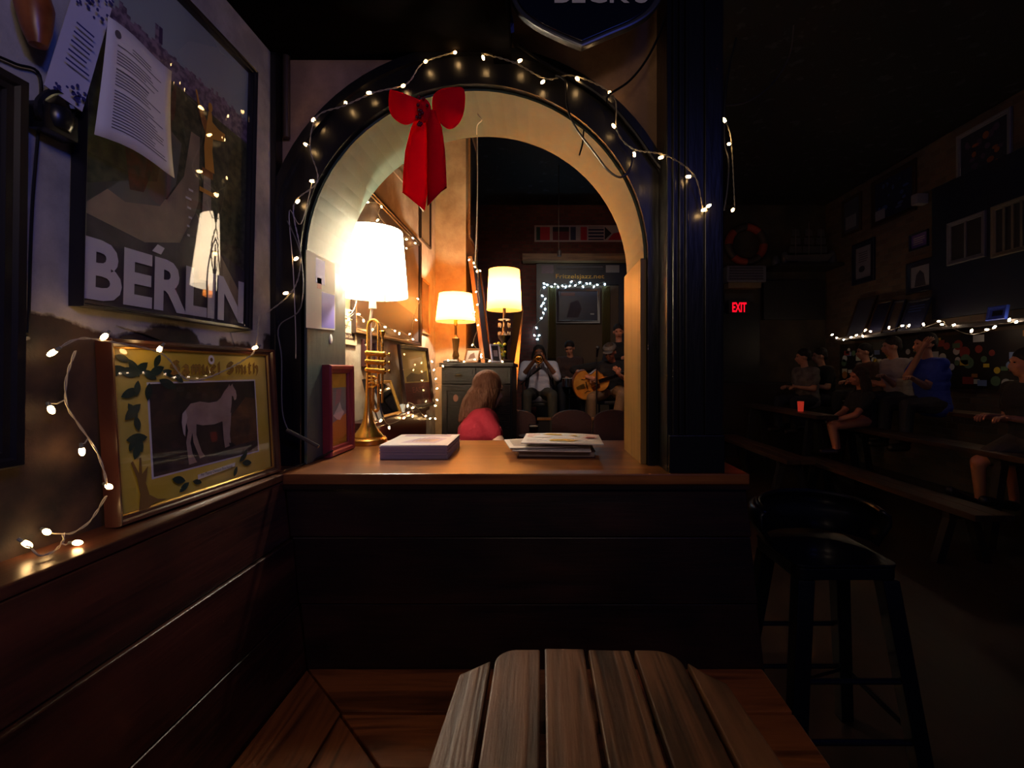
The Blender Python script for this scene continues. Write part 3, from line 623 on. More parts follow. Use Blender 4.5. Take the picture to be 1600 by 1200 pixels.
# horse picture
def leaf(a, x, y, l, ang, m):
    pts = []
    for i in range(7): t = i/6; pts.append((t*l, .38*l*math.sin(PI*t)**.8*.6))
    for i in range(5,0,-1): t = i/6; pts.append((t*l, -.38*l*math.sin(PI*t)**.8*.6))
    c_, s_ = math.cos(math.radians(ang)), math.sin(math.radians(ang))
    a.poly([(x+(p[0]*c_-p[1]*s_)/a.w, y+(p[0]*s_+p[1]*c_)/a.h) for p in pts], m)
def art_horse(a):
    lf = M('print_leaf', (22,52,44), .5); gold = M('print_gold_letter', (150,110,24), .5); goldd = M('print_gold_outline', (112,84,30), .5)
    a.rect(.165,.165,.895,.785,white)
    pic = M('print_pasture', (40,34,34), .5, c2=(62,50,44), scale=14); a.rect(.175,.177,.885,.773,pic)
    a.poly([(.885,.25),(.885,.62),(.8,.64),(.68,.50),(.62,.36),(.7,.26)], M('print_pasture_warm', (110,72,44), .5, c2=(64,46,38), scale=18))
    a.poly([(.175,.177),(.885,.177),(.885,.27),(.7,.262),(.5,.22),(.3,.25),(.175,.24)], M('print_path', (84,72,66), .5, c2=(50,44,44), scale=20))
    hm = M('print_horse', (186,160,138), .5, c2=(160,134,114), scale=16)
    a.poly([(.365,.58),(.40,.625),(.46,.635),(.52,.62),(.575,.625),(.605,.65),(.635,.70),(.665,.735),(.675,.755),(.68,.735),(.70,.757),(.703,.735),(.722,.70),(.728,.66),(.722,.63),(.708,.622),(.70,.655),(.69,.66),(.685,.60),(.672,.53),(.66,.50),(.63,.475),(.55,.455),(.47,.46),(.43,.475),(.375,.49),(.36,.53)], hm)
    a.poly([(.395,.50),(.43,.48),(.425,.40),(.44,.33),(.455,.27),(.475,.235),(.44,.225),(.425,.28),(.405,.35)], hm); a.poly([(.365,.52),(.41,.49),(.40,.42),(.385,.35),(.395,.27),(.42,.205),(.37,.20),(.365,.28),(.36,.36),(.375,.44)], hm)
    a.poly([(.605,.50),(.655,.49),(.645,.42),(.638,.34),(.65,.27),(.615,.262),(.608,.34)], hm); a.poly([(.64,.50),(.675,.53),(.665,.43),(.655,.36),(.66,.29),(.635,.30),(.64,.4)], hm)
    a.poly([(.365,.585),(.345,.56),(.338,.50),(.345,.42),(.355,.40),(.36,.47),(.375,.53)], M('print_tail', (204,186,164)))
    for x, y, l, an in ((.02,.95,.035,-20),(.06,.88,.05,200),(.08,.93,.045,-60),(.03,.86,.05,-10),(.10,.83,.045,40),(.14,.86,.04,-30),(.17,.83,.045,25),(.20,.88,.035,60),(.22,.80,.05,-25),(.17,.78,.04,-100),(.24,.86,.04,-20),(.30,.84,.035,-40),(.03,.70,.045,20),(.06,.66,.04,-60),(.10,.70,.035,80),(.04,.56,.05,40),(.09,.58,.035,-80),(.04,.44,.05,0),(.08,.47,.045,-70),(.10,.42,.04,-110),(.05,.37,.03,60)): leaf(a, x, y, l, an, lf)
    for x, y, l, an in ((.33,.10,.04,160),(.35,.085,.035,-150),(.37,.085,.03,-20),(.70,.13,.035,30),(.72,.115,.04,-10),(.68,.10,.03,-120),(.74,.14,.03,70)): leaf(a, x, y, l, an, lf)
    tr = M('print_trunk', (124,96,48), .5)
    a.poly([(.075,.0),(.085,.10),(.075,.2),(.05,.30),(.06,.31),(.085,.23),(.09,.32),(.10,.32),(.10,.22),(.13,.26),(.115,.16),(.13,.08),(.17,.04),(.22,.02),(.15,.02),(.12,.0)], tr)
    a.poly([(.40,.085),(.66,.105),(.665,.135),(.40,.12)], M('print_ribbon', (214,206,186))); a.text('Her Majesty Champion Shire Horses', .42,.095,.64,.125, blackp, 0)
    a.ell(.53,.94,.022,.035,white,14); a.ell(.53,.94,.010,.016,goldd,8)
    # blackletter words drawn with a broad pen
    G = {'S':[[(.8,.85),(.5,1),(.15,.85),(.15,.62),(.8,.4),(.8,.15),(.45,0),(.1,.15)],[(.5,1),(.5,0)]], 'a':[[(.1,.55),(.4,.7),(.7,.55),(.7,.1),(.85,0)],[(.7,.4),(.3,.4),(.12,.2),(.35,0),(.7,.15)]],
         'm':[[(.05,.6),(.2,.7),(.2,.05)],[(.2,.6),(.4,.7),(.52,.6),(.52,.05)],[(.52,.6),(.72,.7),(.84,.6),(.84,.1),(.92,0)]], 'u':[[(.1,.7),(.2,.62),(.2,.1),(.4,0),(.7,.12)],[(.7,.7),(.7,.1),(.85,0)]],
         'e':[[(.75,.15),(.45,0),(.2,.12),(.2,.55),(.45,.7),(.72,.5),(.3,.32)]], 'l':[[(.3,1),(.3,.1),(.5,0)]], 'i':[[(.25,.7),(.35,.6),(.35,.1),(.5,0)],[(.3,.9),(.38,.92)]], 't':[[(.35,1),(.35,.1),(.6,0)],[(.1,.7),(.65,.7)]],
         'h':[[(.2,1),(.2,.0)],[(.2,.58),(.5,.7),(.75,.55),(.75,.1),(.6,-.15)]], ' ':[]}
    wds = {'m':1.25,'l':.6,'i':.6,'t':.75,' ':.6,'S':1.15}
    x = .27; cw, chh = .052, .085
    for ch in 'Samuel Smith':
        ww = wds.get(ch,1)*cw
        for s_ in G[ch]: a.nib([(x+p[0]*ww, .835+p[1]*chh) for p in s_], .0085, goldd); a.nib([(x+p[0]*ww, .835+p[1]*chh) for p in s_], .0055, gold)
        x += ww*1.02
yel = M('print_yellow', (224,196,58), .45, c2=(238,216,104), scale=5)
bl, br, tr_, tl = Vector((-.889,.94,LZ+.002)), Vector((-.858,1.468,LZ+.002)), Vector((-.884,1.474,1.45)), Vector((-.907,.93,1.446))
u = (br-bl); v = (tl-bl+tr_-br)/2
picture('framed_print', 'yellow framed print of a white horse, leaning on the shelf over the left backrest', bl, u, v, u.length, .388, .018, .034, M('mahogany_frame', (70,38,30), .28), (yel, art_horse), 'picture', lip=M('gilt', (196,152,72)))
# big dark frame at the left edge
def art_dim(a): a.poly([(.1,.1),(.9,.1),(.9,.9),(.1,.9)], M('print_moss', (70,72,56), .5, c2=(96,92,74), scale=4))
yy = .875*720/(845-38)
picture('wall_frame', 'tall black framed picture cut off by the left edge, nearest the camera', Vector((-.905,yy-.5,P(0,728,yy).z)), (.01,1,0), (0.012,0,1), .5, .65, .03, .03, M('thin_black_frame', (26,24,28)), (M('print_mat_green', (120,122,100)), art_dim), 'picture')
# things hanging at the upper left
o = MB(); 
o.lathe([(.0,.0),(.012,.004),(.02,.03),(.026,.07),(.020,.11),(.012,.14),(.010,.20),(.012,.30),(.0,.31)], (0,0,0), 12).sphere((.008,.004,.075),(.014,.02,.03))
o.build('hanging_carving', M('carved_wood', (150,84,38), .35, c2=(100,50,26), scale=20), world=Matrix.Translation(LW(60,75,-.875)) @ Matrix.Rotation(-.1,4,'Y'), smooth=True)
o = bpy.data.objects['hanging_carving']; tag(o, 'orange-brown carved wooden piece hanging at the upper left corner', 'carving')
sc_ = empty('paper_scroll', LW(68,133,-.88), 'pale paper strip with blue floral print hanging left of the big poster', 'paper', mat=basis(LW(68,133,-.88), (0.12,1,-.22), (.02,.06,1)))
mb = MB(); mb.box((0,0,0),(.062,.26,.0012)); mb.build('sheet', M('scroll_paper', (196,194,206), .7), sc_)
a = Art(.062,.26,M('scroll_paper',(196,194,206)));
for k in range(46): a.ell(.08+.84*R.random(), (.02+.13*R.random()) if k%2 else (.72+.26*R.random()), .035+.03*R.random(), .009+.008*R.random(), M('print_floral', (50,50,110)), 7)
a.lines(.15,.22,.85,.6,5,M('print_floral', (50,50,110)),.18,.3); p = a.build('print', sc_); p.location = (0,0,.0015)
cable('cable_coil', 'thick black cable coil hanging beside the big poster', [LW(58+28+27*math.cos(t*.9), 170+26*math.sin(t*.9), -.9+.004*math.sin(t*3)+.001*t) for t in range(0,22)], .006, M('black_rubber', (20,20,24), .35), n=4)
ob = MB().box((-.012,-.03,-.03),(.02,.03,.018)).lathe([(0,.02),(.02,.02),(.024,.0),(.018,-.02),(0,-.02)],(0.01,0,0),16).build('power_adapter', M('black_plastic', (22,22,26), .3), smooth=True, bevel=.003); ob.location = LW(80,186,-.895); tag(ob, 'small black adapter box hanging in the cable coil', 'adapter')
cable('wall_cable', 'thin brown cable running down from the top left corner to the coil', [LW(*q,-.908) for q in ((-10,85),(25,100),(62,118),(60,200),(50,330),(44,520))], .0025, M('black_rubber', (20,20,24)))
for x, y, rr_ in ((41,529,.006),): 
    o = MB().lathe([(0,.003),(.004,.003),(.006,0),(.004,-.002),(0,-.002)],(0,0,0),14, rot=Matrix.Rotation(PI/2,3,'Y')).build('screw_eye', CHROME, smooth=True); o.location = LW(x,y,-.912); tag(o, 'small round metal eyelet screwed in the wall beside the tall black frame', 'screw')
# peeling flakes of plaster under the poster
for pts in ([(178,508),(262,514),(246,531),(222,522)], [(358,520),(398,516),(396,560),(366,548)]):
    q = [Vector((XL+.003, -XL*720/(845-x), P(x,y,-XL*720/(845-x)).z)) for x, y in pts]
    o = MB().add(q+[p+Vector((.003,0,0)) for p in q], [(0,1,2,3),(7,6,5,4),(0,4,5,1),(1,5,6,2),(2,6,7,3),(3,7,4,0)]).build('plaster_flake', m_left)
    tag(o, 'loose pale flake of plaster below the '+('middle of the big city poster' if pts[0][0] < 300 else 'right corner of the big city poster'), 'plaster')

# ---------------------------------------------------------------- string lights round the arch
YA = 1.545
def S(lst, Y): return [P(x, y, Y if not callable(Y) else Y(x)) for x, y in lst]
G1 = 'warm white fairy lights'
fairy('string of warm fairy lights climbing the left side of the arch to its top',
      S([(405,494),(447,458),(463,404),(465,315),(488,283),(478,226),(490,187),(540,161),(577,145),(630,134),(665,96),(711,82)], YA), None)
fairy('string of fairy lights from the arch top down over its right side to the pillar',
      S([(755,90),(812,95),(848,128),(902,123),(953,145),(959,197),(991,241)], YA-.01)+S([(1033,246),(1076,276),(1107,322),(1100,328)], 1.44), None)
fairy('short string of fairy lights at the right edge of the pillar',
      [P(1132,188,1.50), P(1139,225,1.55), P(1145,328,1.58)], None)
cable('clear_cable', 'thin pale twisted wire hanging from the arch beside the left string lights', S([(488,283),(470,350),(452,330),(458,420),(462,520),(462,560)], YA+.005), .0015, MATS['clear_wire'])
# loops around the horse picture and on the shelf
X0 = -.85
fr = [LW(399,543,-.838), LW(340,575,-.836), LW(250,545,-.845), LW(222,582,-.845), LW(163,526,-.86), LW(82,551,-.885)]
fairy('string of fairy lights draped over the top of the horse picture', [fr[0]+Vector((.0,0,0)), fr[2], fr[4], fr[5]], None, wire=[LW(405,494,-.83), fr[0], LW(385,560,-.834), LW(330,588,-.834), LW(290,592,-.838), fr[2]+Vector((.003,0,-.01)), fr[4]-Vector((0,0,.008)), LW(120,530,-.88), fr[5]])
fairy('string of fairy lights hanging down the left side of the horse picture', [LW(80,640,-.885), LW(128,705,-.872), LW(170,760,-.842)], None, wire=[LW(118,548,-.885), LW(104,590,-.885), LW(104,632,-.885), LW(122,662,-.88), LW(148,700,-.86), LW(162,735,-.85), LW(168,765,-.842)])
sz = LZ+.008
def ons(x, y): Y = (EYE-sz)*720/(y-580); return Vector(((x-845)*Y/720, Y, sz))
fairy('small coil of fairy lights lying on the shelf left of the horse picture', [LW(73,831,-.895), LW(42,850,-.89), ons(121,848)], None, wire=[LW(166,775,-.86), LW(140,815,-.885), LW(112,833,-.885), LW(100,834,-.89), LW(98,846,-.88), ons(84,861), ons(62,868), LW(48,855,-.88)])
# black cables on the right side of the arch
BR = M('black_rubber', (20,20,24), .35)
cable('loop_cable', 'black cable sagging in a loop across the upper right of the arch', S([(868,118),(884,128),(886,165),(900,200),(930,240),(950,266),(970,277),(985,262),(988,240)], 1.53), .0035, BR)
cable('sign_cable', 'black cable hanging from the shield sign to the arch', S([(1046,-30),(1038,30),(1015,85),(985,125),(952,148),(948,160)], 1.5), .004, BR)
cable('arch_cable', 'bundle of dark wire following the right shoulder of the arch', S([(808,70),(850,98),(905,128),(950,160),(990,205),(1030,260),(1070,300),(1090,320)], 1.555), .006, BR)
cable('small_cable', 'short thin black cable end hanging in front of the arch soffit', S([(912,203),(910,225),(905,243)], 1.56), .003, BR)
cable('post_cable', 'pale grey wire running down the left post of the arch', S([(449,345),(470,400),(470,480)], 1.55)+S([(436,480),(436,510),(440,560),(441,640),(450,672)], 1.545)[1:], .002, M('grey_wire', (110,108,104), .4))
cable('flex_conduit', 'ribbed black flexible conduit lying from the left post to the red frame', S([(448,672),(470,683),(498,698)], 1.50), .006, M('dark_grey_plastic', (64,62,60), .3))
cable('lamp_cable', 'black double lamp cord running down in front of the left jamb', [P(450,340,1.57), P(478,420,1.60), P(498,500,1.68), P(514,570,1.78), P(520,600,1.80)], .0022, BR)
cable('ledge_cable', 'black cord lying on the ledge beside the left post', [P(520,704,1.71), P(495,717,1.66), P(470,726,1.575), P(446,735,1.50)], .0035, BR)
o = MB().lathe([(0,.003),(.004,.003),(.007,0),(.004,-.002),(0,-.002)],(0,0,0),14, rot=Matrix.Rotation(PI/2,3,'X')).build('screw_eye', CHROME, smooth=True); o.location = P(432,502,1.57); tag(o, 'small round metal eyelet on the black post left of the arch', 'screw')
# small clear hook with wire under the arch crown
o = cable('hook_wire', 'clear plastic hook with a wire end under the crown of the arch', [P(746,178,1.62),P(750,184,1.62),P(753,188,1.66),P(746,196,1.70),P(745,210,1.74)], .002, MATS['clear_wire'])

# ---------------------------------------------------------------- red bow
RB = SHADE('red_ribbon', (236,14,44), .45, 0, (0,0,0)); RB2 = SHADE('red_ribbon_b', (206,12,38), .4, 0, (0,0,0))
bc = P(664,172,1.54); bw = empty('ribbon_bow', bc, 'large red ribbon bow with long tails hanging at the arch crown', 'bow')
def loop(pts_top, pts_bot, depth):
    mb = MB(); n = len(pts_top); L_ = []
    for k, d in enumerate((-depth, depth)):
        for i in range(n):
            t = i/(n-1); yy = 1.54+d*math.sin(PI*min(t*1.05,1))
            L_.append(P(*pts_top[i],yy)-bc); L_.append(P(*pts_bot[i],yy)-bc)
    fs = []
    for k in range(2):
        o_ = k*2*n
        for i in range(n-1): fs.append((o_+2*i, o_+2*i+1, o_+2*i+3, o_+2*i+2))
    mb.add(L_, fs); return mb
for nm, a_, b_ in (('loop',[(664,158),(650,152),(630,143),(612,138),(607,136)],[(662,185),(650,190),(636,200),(620,192),(605,178)]),('loop',[(672,150),(685,137),(700,134),(716,133),(729,134)],[(676,184),(690,196),(700,208),(716,200),(727,178)])):
    o = loop(a_, b_, .028).build(nm, RB, bw, smooth=True, shade_angle=60); md = o.modifiers.new('t','SOLIDIFY'); md.thickness = .0018
    sd = o.modifiers.new('s','SUBSURF'); sd.levels = 2; sd.render_levels = 2
def tail(poly, yb):
    n = len(poly)//2; mb = MB(); vs_ = []
    for i, (l, r_, y) in enumerate(poly):
        for k in range(5):
            t = k/4; vs_.append(P(l+(r_-l)*t, y if not isinstance(y,tuple) else y[0]+(y[1]-y[0])*t, yb-.012*math.sin(PI*t)-.004*i)-bc)
    m_ = len(poly); return mb.add(vs_, [(i*5+k, i*5+k+1, (i+1)*5+k+1, (i+1)*5+k) for i in range(m_-1) for k in range(4)])
o = tail([(655,668,172),(642,669,200),(633,669,235),(630,669,270),(629,668,(300,299)),(628,664,(300,329))], 1.55).build('tail', RB, bw, smooth=True, shade_angle=60); md = o.modifiers.new('t','SOLIDIFY'); md.thickness = .0018
o = tail([(666,680,172),(667,690,200),(668,695,235),(668,697,270),(668,698,(300,294)),(668,697,(322,292))], 1.535).build('tail', RB2, bw, smooth=True, shade_angle=60); md = o.modifiers.new('t','SOLIDIFY'); md.thickness = .0018
MB().sphere((0,-.012,-.008),(.024,.02,.038),0,14,10).build('knot', RB, bw, smooth=True)
bb = MB(); 
for k in range(14): bb.sphere((R.uniform(-.02,.025),-.034-R.random()*.01,R.uniform(-.07,.02)), .0055, 0, 8, 6)
bb.build('berries', M('berry', (96,6,16), .25), bw, smooth=True)['kind'] = 'stuff'
# ---------------------------------------------------------------- shield sign
sg0 = P(908,78,1.40); sg = empty('shield_sign', sg0, 'dark blue shield shaped sign with silver rim and BECKS lettering above the arch', 'sign')
sh_raw = [(908,78),(870,60),(830,44),(805,22),(788,-20),(784,-80),(800,-130),(1030,-130),(1040,-80),(1042,-20),(1026,12),(1000,35),(955,55)]
tip_r = spline([Vector((x,y,0)) for x, y in [(908,78),(870,62),(832,42),(805,16),(790,-30),(786,-80),(800,-130)]], 5); tip_l = spline([Vector((x,y,0)) for x, y in [(1030,-130),(1040,-80),(1042,-25),(1024,16),(995,40),(950,60),(908,78)]], 5)
sh_px = [(v.x,v.y) for v in tip_r+tip_l[:-1]]
def shp(k): return [(lambda v: (v.x, v.z))(P(908+(x-908)*k, -20+(y+20)*k, 1.40)-sg0) for x, y in sh_px]
RX = Matrix.Rotation(PI/2,4,'X')
MB().prism(shp(1.0), -.012, .014, mat=RX).build('rim', M('pewter', (96,100,112), .3, .7), sg, bevel=.006)
MB().prism(shp(.93), .0145, .02, mat=RX).build('face', M('navy_enamel', (14,18,40), .2), sg, bevel=.002)
v, f, asp = text_geo("BECK'S", .015); a0 = P(866,14,1.40)-sg0; a1 = P(1010,-18,1.40)-sg0
MB().add([(a0.x+p[0]*(a1.x-a0.x), -.0225, a0.z+p[1]*(a1.z-a0.z)) for p in v], f).build('lettering', M('silver_letter', (232,234,240), .4), sg)
MB().tube([(0.0,.02,.30),(0.0,.17,.30)],.012,8).build('bracket', M('black_paint',(17,17,21)), sg)
# blue plastic bunting caught on the booth ceiling edge
mb = MB(); q = [(742,-20),(757,2),(768,22),(782,30),(795,44),(803,40),(800,22),(784,8),(770,-16)]
pts = [P(x,y,1.52) for x, y in q]; n = len(pts)
mb.add([p+Vector((0,.012*math.sin(i*2.1),0)) for i, p in enumerate(pts)]+[p+Vector((0,.02+.012*math.sin(i*1.7),0)) for i, p in enumerate(pts)], [tuple(range(n)),tuple(range(2*n-1,n-1,-1))]+[(i,(i+1)%n,(i+1)%n+n,i+n) for i in range(n)])
tag(mb.build('blue_bunting', M('blue_plastic', (30,50,190), .3)), 'crumpled blue plastic bunting hanging left of the shield sign', 'bunting')
# small posters taped on the left jamb
def jamb_sheet(name, label, px0, px1, yt0, yb0, yt1, yb1, m, art=None, X=AX-AR+.0155):
    a, b, c_, d = LW(px0,yb0,X), LW(px1,yb1,X), LW(px1,yt1,X), LW(px0,yt0,X)
    e = empty(name, a, label, 'poster'); vv = [p-a for p in (a,b,c_,d)]
    MB().add(vv+[p+Vector((.0009,0,0)) for p in vv], [(0,1,2,3),(7,6,5,4),(0,4,5,1),(1,5,6,2),(2,6,7,3),(3,7,4,0)]).build('sheet', m, e)
    if art:
        for (u0,v0,u1,v1), mm in art:
            f_ = lambda u_, v_: (vv[0]*(1-u_)+vv[1]*u_)*(1-v_)+(vv[3]*(1-u_)+vv[2]*u_)*v_+Vector((.0012,0,0))
            MB().add([f_(u0,v0),f_(u1,v0),f_(u1,v1),f_(u0,v1)], [(0,1,2,3)]).build('print', mm, e)
    return e
lav = M('print_lavender', (126,120,206), .5)
jamb_sheet('jamb_poster', 'cream and lavender event poster taped high on the left jamb of the arch', 478, 523, 390, 512, 412, 516, M('jamb_paper', (232,226,206), .6), [((.5,.02,.98,.52),lav),((.3,.62,.62,.96),lav),((.35,.55,.5,.7),M('print_rose',(200,130,120)))])
st_ = MB().lathe([(0,.0016),(.011,.0014),(.013,0)],(0,0,0),20, rot=Matrix.Rotation(PI/2,3,'Y')).build('round_sticker', M('sticker_white', (232,232,226), .5), smooth=True); st_.location = LW(517,530,AX-AR+.0145); st_.scale = (1,1,1.5); tag(st_, 'small white oval sticker on the jamb under the lavender poster', 'sticker')

# ---------------------------------------------------------------- on the ledge
def art_card(a):
    a.poly([(0,0),(1,0),(1,.42),(.5,.36),(0,.30)], M('print_ochre', (198,150,40), .5)); a.rect(0,.80,1,1,M('print_amber', (224,176,60), .5)); a.poly([(.2,.42),(.45,.52),(.6,.60),(.7,.50),(.85,.44),(.6,.34),(.4,.36)], white)
    a.poly([(.3,.55),(.6,.6),(.7,.78),(.4,.78)], M('print_pink', (190,140,140)))
bl_ = Vector((-.806,1.705,LZ+.001)); 
picture('framed_card', 'small maroon framed card standing on the ledge against the left jamb', bl_+Vector((-.0,0,0)), (.0,.215,0), (-.004,0,.34), .215, .345, .034, .034, M('maroon_frame', (128,46,50), .28), (M('print_grey', (150,150,146), .5), art_card), 'picture')
# thick magazine
mg0 = Vector((-.594,1.69,LZ)); mz = .050
mg = empty('magazine_stack', mg0, 'thick stack of glossy magazines lying left on the ledge beside the trumpet lamp', 'magazines')
q4 = lambda z, g_=0: [Vector((-.590-g_,1.685-g_,z)), Vector((-.343+g_,1.69-g_,z)), Vector((-.350+g_,1.985+g_,z)), Vector((-.600-g_,1.98+g_,z))]
nlay = 12
for k in range(nlay):
    j = R.uniform(-.002,.002); z0 = LZ+.0008+mz*k/nlay; z1 = LZ+mz*(k+1)/nlay-.0004
    MB().hexa([p+Vector((j,j,0))-mg0 for p in q4(z0)], [p+Vector((j,j,0))-mg0 for p in q4(z1)]).build('page_block', M('pages_grey', (168,150,162), .6) if k < nlay-1 else M('page_white', (236,232,228), .4), mg)
a_ = Art(.24,.285,M('page_white', (236,232,228), .35)); a_.poly([(.25,.2),(.8,.15),(.9,.6),(.6,.75),(.35,.5)], M('print_lilac', (206,190,206), .4)); a_.poly([(.4,.3),(.75,.28),(.8,.5),(.5,.55)], M('print_peach', (222,190,170), .4)); a_.rect(.1,.8,.9,.92,M('print_slate', (150,140,170), .4))
for k in range(5): a_.stroke([(.4+.06*k,.3),(.45+.08*k,.6)], .003, M('print_lavender_dark', (120,100,140)))
p = a_.build('cover', mg); p.location = (.002,.0,mz+.0006)
# newspapers on the right
def sheet_stack(name, label, c, w_, h_, rot, z, th, m, art=None, cat='newspaper', curl=0.0):
    e = empty(name, (c[0],c[1],z), label, cat, rot=(0,0,rot)); nx, ny = 10, 4; vs_ = []
    for s_ in (0, th):
        for j in range(ny+1):
            for i in range(nx+1):
                u_, v_ = i/nx, j/ny; vs_.append(((u_-.5)*w_, (v_-.5)*h_, s_+curl*math.sin(PI*u_)*(.3+.7*v_)+curl*.6*(1-u_)**3))
    N_ = (nx+1)*(ny+1); fs = [(j*(nx+1)+i, j*(nx+1)+i+1, (j+1)*(nx+1)+i+1, (j+1)*(nx+1)+i) for j in range(ny) for i in range(nx)]
    fs2 = [tuple(a+N_ for a in f_) for f_ in fs]; bd = [(j,0) for j in range(0)]
    ring = [i for i in range(nx+1)]+[j*(nx+1)+nx for j in range(1,ny+1)]+[ny*(nx+1)+i for i in range(nx-1,-1,-1)]+[j*(nx+1) for j in range(ny-1,0,-1)]
    sides = [(ring[k], ring[(k+1)%len(ring)], ring[(k+1)%len(ring)]+N_, ring[k]+N_) for k in range(len(ring))]
    MB().add(vs_, [f_[::-1] for f_ in fs]+fs2+sides).build('pages', m, e, smooth=True, shade_angle=30)
    if art:
        a = Art(w_*.96,h_*.94,m); art(a)
        # bend print to the curl
        for i_, vv in enumerate(a.mb.v):
            u_ = (vv.x/w_)+.02; v_ = vv.y/h_+.03; vv.z += curl*math.sin(PI*u_)*(.3+.7*v_)+curl*.6*(1-u_)**3
            a.mb.v[i_] = vv
        a.mb.f = a.mb.f[1:]; a.mb.m = a.mb.m[1:]
        p = a.build('print', e); p.location = (-w_*.48, -h_*.47, th+.0012)
    return e
bk = empty('dark_book', (.05,1.80,LZ), 'dark covered book under the newspapers at the right of the ledge', 'book', rot=(0,0,-.03))
MB().box((-.135,-.085,.001),(.155,.13,.004)).box((-.135,-.085,.022),(.155,.13,.025)).build('cover', M('maroon_cloth', (58,30,34), .6), bk)
MB().box((-.13,-.082,.004),(.152,.127,.022)).build('pages', M('pages_cream', (150,134,124), .7), bk)
def art_news(a):
    yl = M('print_sun', (222,176,50), .4); rd = M('print_brick_red', (160,60,40), .4); gy = M('print_line', (120,110,116), .4); pk = M('print_blush', (220,190,184), .4)
    a.rect(.02,.55,.98,.96,pk); a.ell(.22,.62,.13,.13,M('page_white', (236,232,228)),20); a.poly([(.32,.15),(.62,.12),(.72,.25),(.55,.34),(.36,.3)], yl); a.poly([(.22,.80),(.50,.72),(.48,.85),(.3,.92)], yl); a.poly([(.58,.70),(.72,.66),(.68,.80)], yl); a.poly([(.80,.45),(.93,.48),(.95,.62),(.84,.60)], rd)
    a.stroke([(.3,.1),(.2,.2),(.25,.33),(.6,.4),(.85,.3),(.8,.15)], .0025, gy)
    a.stroke([(.1,.7),(.12,.85),(.3,.95),(.6,.88),(.9,.75)], .0018, gy)
    for k in range(4): a.rect(.04,.05+.05*k,.2,.065+.05*k,gy)
sheet_stack('newspaper', 'white folded newspaper lying lowest on the dark book', (.045,1.79), .29, .20, -.06, LZ+.0265, .004, M('news_white', (216,210,212), .6))
sheet_stack('newspaper', 'creased newspaper sticking out left under the colourful one', (-.005,1.83), .26, .21, .18, LZ+.0325, .004, M('news_pale', (226,216,206), .6), lambda a: (a.lines(.05,.1,.45,.9,10,inkp,.3), a.rect(.55,.3,.9,.8,M('print_slate', (150,140,170)))), curl=.004)
sheet_stack('newspaper', 'uppermost newspaper with yellow and red illustration on its open page', (.085,1.825), .305, .25, -.05, LZ+.050, .004, M('page_white', (236,232,228)), art_news, curl=.006)

# ---------------------------------------------------------------- beyond the arch, left: shelf, pictures, cabinet
SX, SZ2 = -.79, 1.145
DM = WOOD('maroon_wood', (44,12,14), (86,26,26), 1, .35, coat=.2, grain=.5)
o = MB().box((XL+.001,2.17,SZ2-.028),(SX,3.28,SZ2)).build('long_shelf', DM, bevel=.003); tag(o, 'maroon shelf along the left wall behind the arch, carrying small frames', 'shelf')
o = MB().box((XL+.001,2.17,.001),(SX-.025,3.28,SZ2-.029)).build('maroon_panelling', DM, bevel=.003); tag(o, 'maroon wooden panelling under the long shelf behind the arch', 'panelling')
def RW(px, py, X=XL+.004): Y = -X*720/(845-px); return Vector((X, Y, EYE-(py-580)*Y/720))
DK = M('dark_brown_frame', (40,26,20), .3); TANF = M('tan_frame', (150,104,60), .35); GOLDF = M('gold_frame', (190,140,60), .3, .6)
def rear_pic(label, px0, px1, yt, yb, fmat, base, artf=None, fw=.02, d=.018, X=XL+.004, cat='picture', **k):
    a = RW(px0, yb, X); b = RW(px1, yb, X); h_ = (yb-yt)*a.y/720
    return picture('wall_picture', label, a, (0,1,0), (0.0,0,1), b.y-a.y, h_, fw, d, fmat, (base, artf), cat, **k)
pb = M('print_sepia', (130,110,90), .5, c2=(84,68,56), scale=6)
rear_pic('very large dark framed picture on the rear left wall behind the glowing lamp', 548, 654, 268, 520, DK, M('print_dusk', (112,92,78), .5, c2=(70,60,62), scale=3), lambda a: (a.poly([(0,0),(1,0),(1,.25),(.5,.32),(0,.2)], M('print_umber', (72,54,44))), a.poly([(.1,.55),(.4,.62),(.5,.9),(.2,.95)], M('print_smoke', (120,112,110)))), fw=.032, d=.025, glass=False)
rear_pic('tall narrow light wood framed picture next to the golden pier', 656.5, 669, 434, 520, TANF, pb, None, .014)
rear_pic('dark framed picture high on the rear left wall beside the golden pier', 655, 671, 238, 372, DK, M('print_beige', (150,130,100)), None, .018)
rear_pic('cream printed sign card low on the rear left wall behind the trumpet', 524, 555, 492, 536, M('cream_trim', (190,170,130)), M('sign_cream', (206,190,150)), lambda a: (a.rect(.06,.16,.94,.44,M('sign_brown', (60,36,28))), a.text('Rue De Quai Quebec', .1,.22,.9,.38,M('sign_cream', (206,190,150)),.01), a.text('Port', .3,.62,.7,.8,M('sign_brown', (60,36,28)))), fw=.006, d=.008, cat='sign', glass=False)
rear_pic('small dark red framed picture right of the trumpet on the plaster wall', 564, 584, 530, 572, DM, M('print_wine', (70,30,36)), lambda a: a.rect(.2,.5,.8,.8,M('print_slate_blue', (60,60,90))), .012)
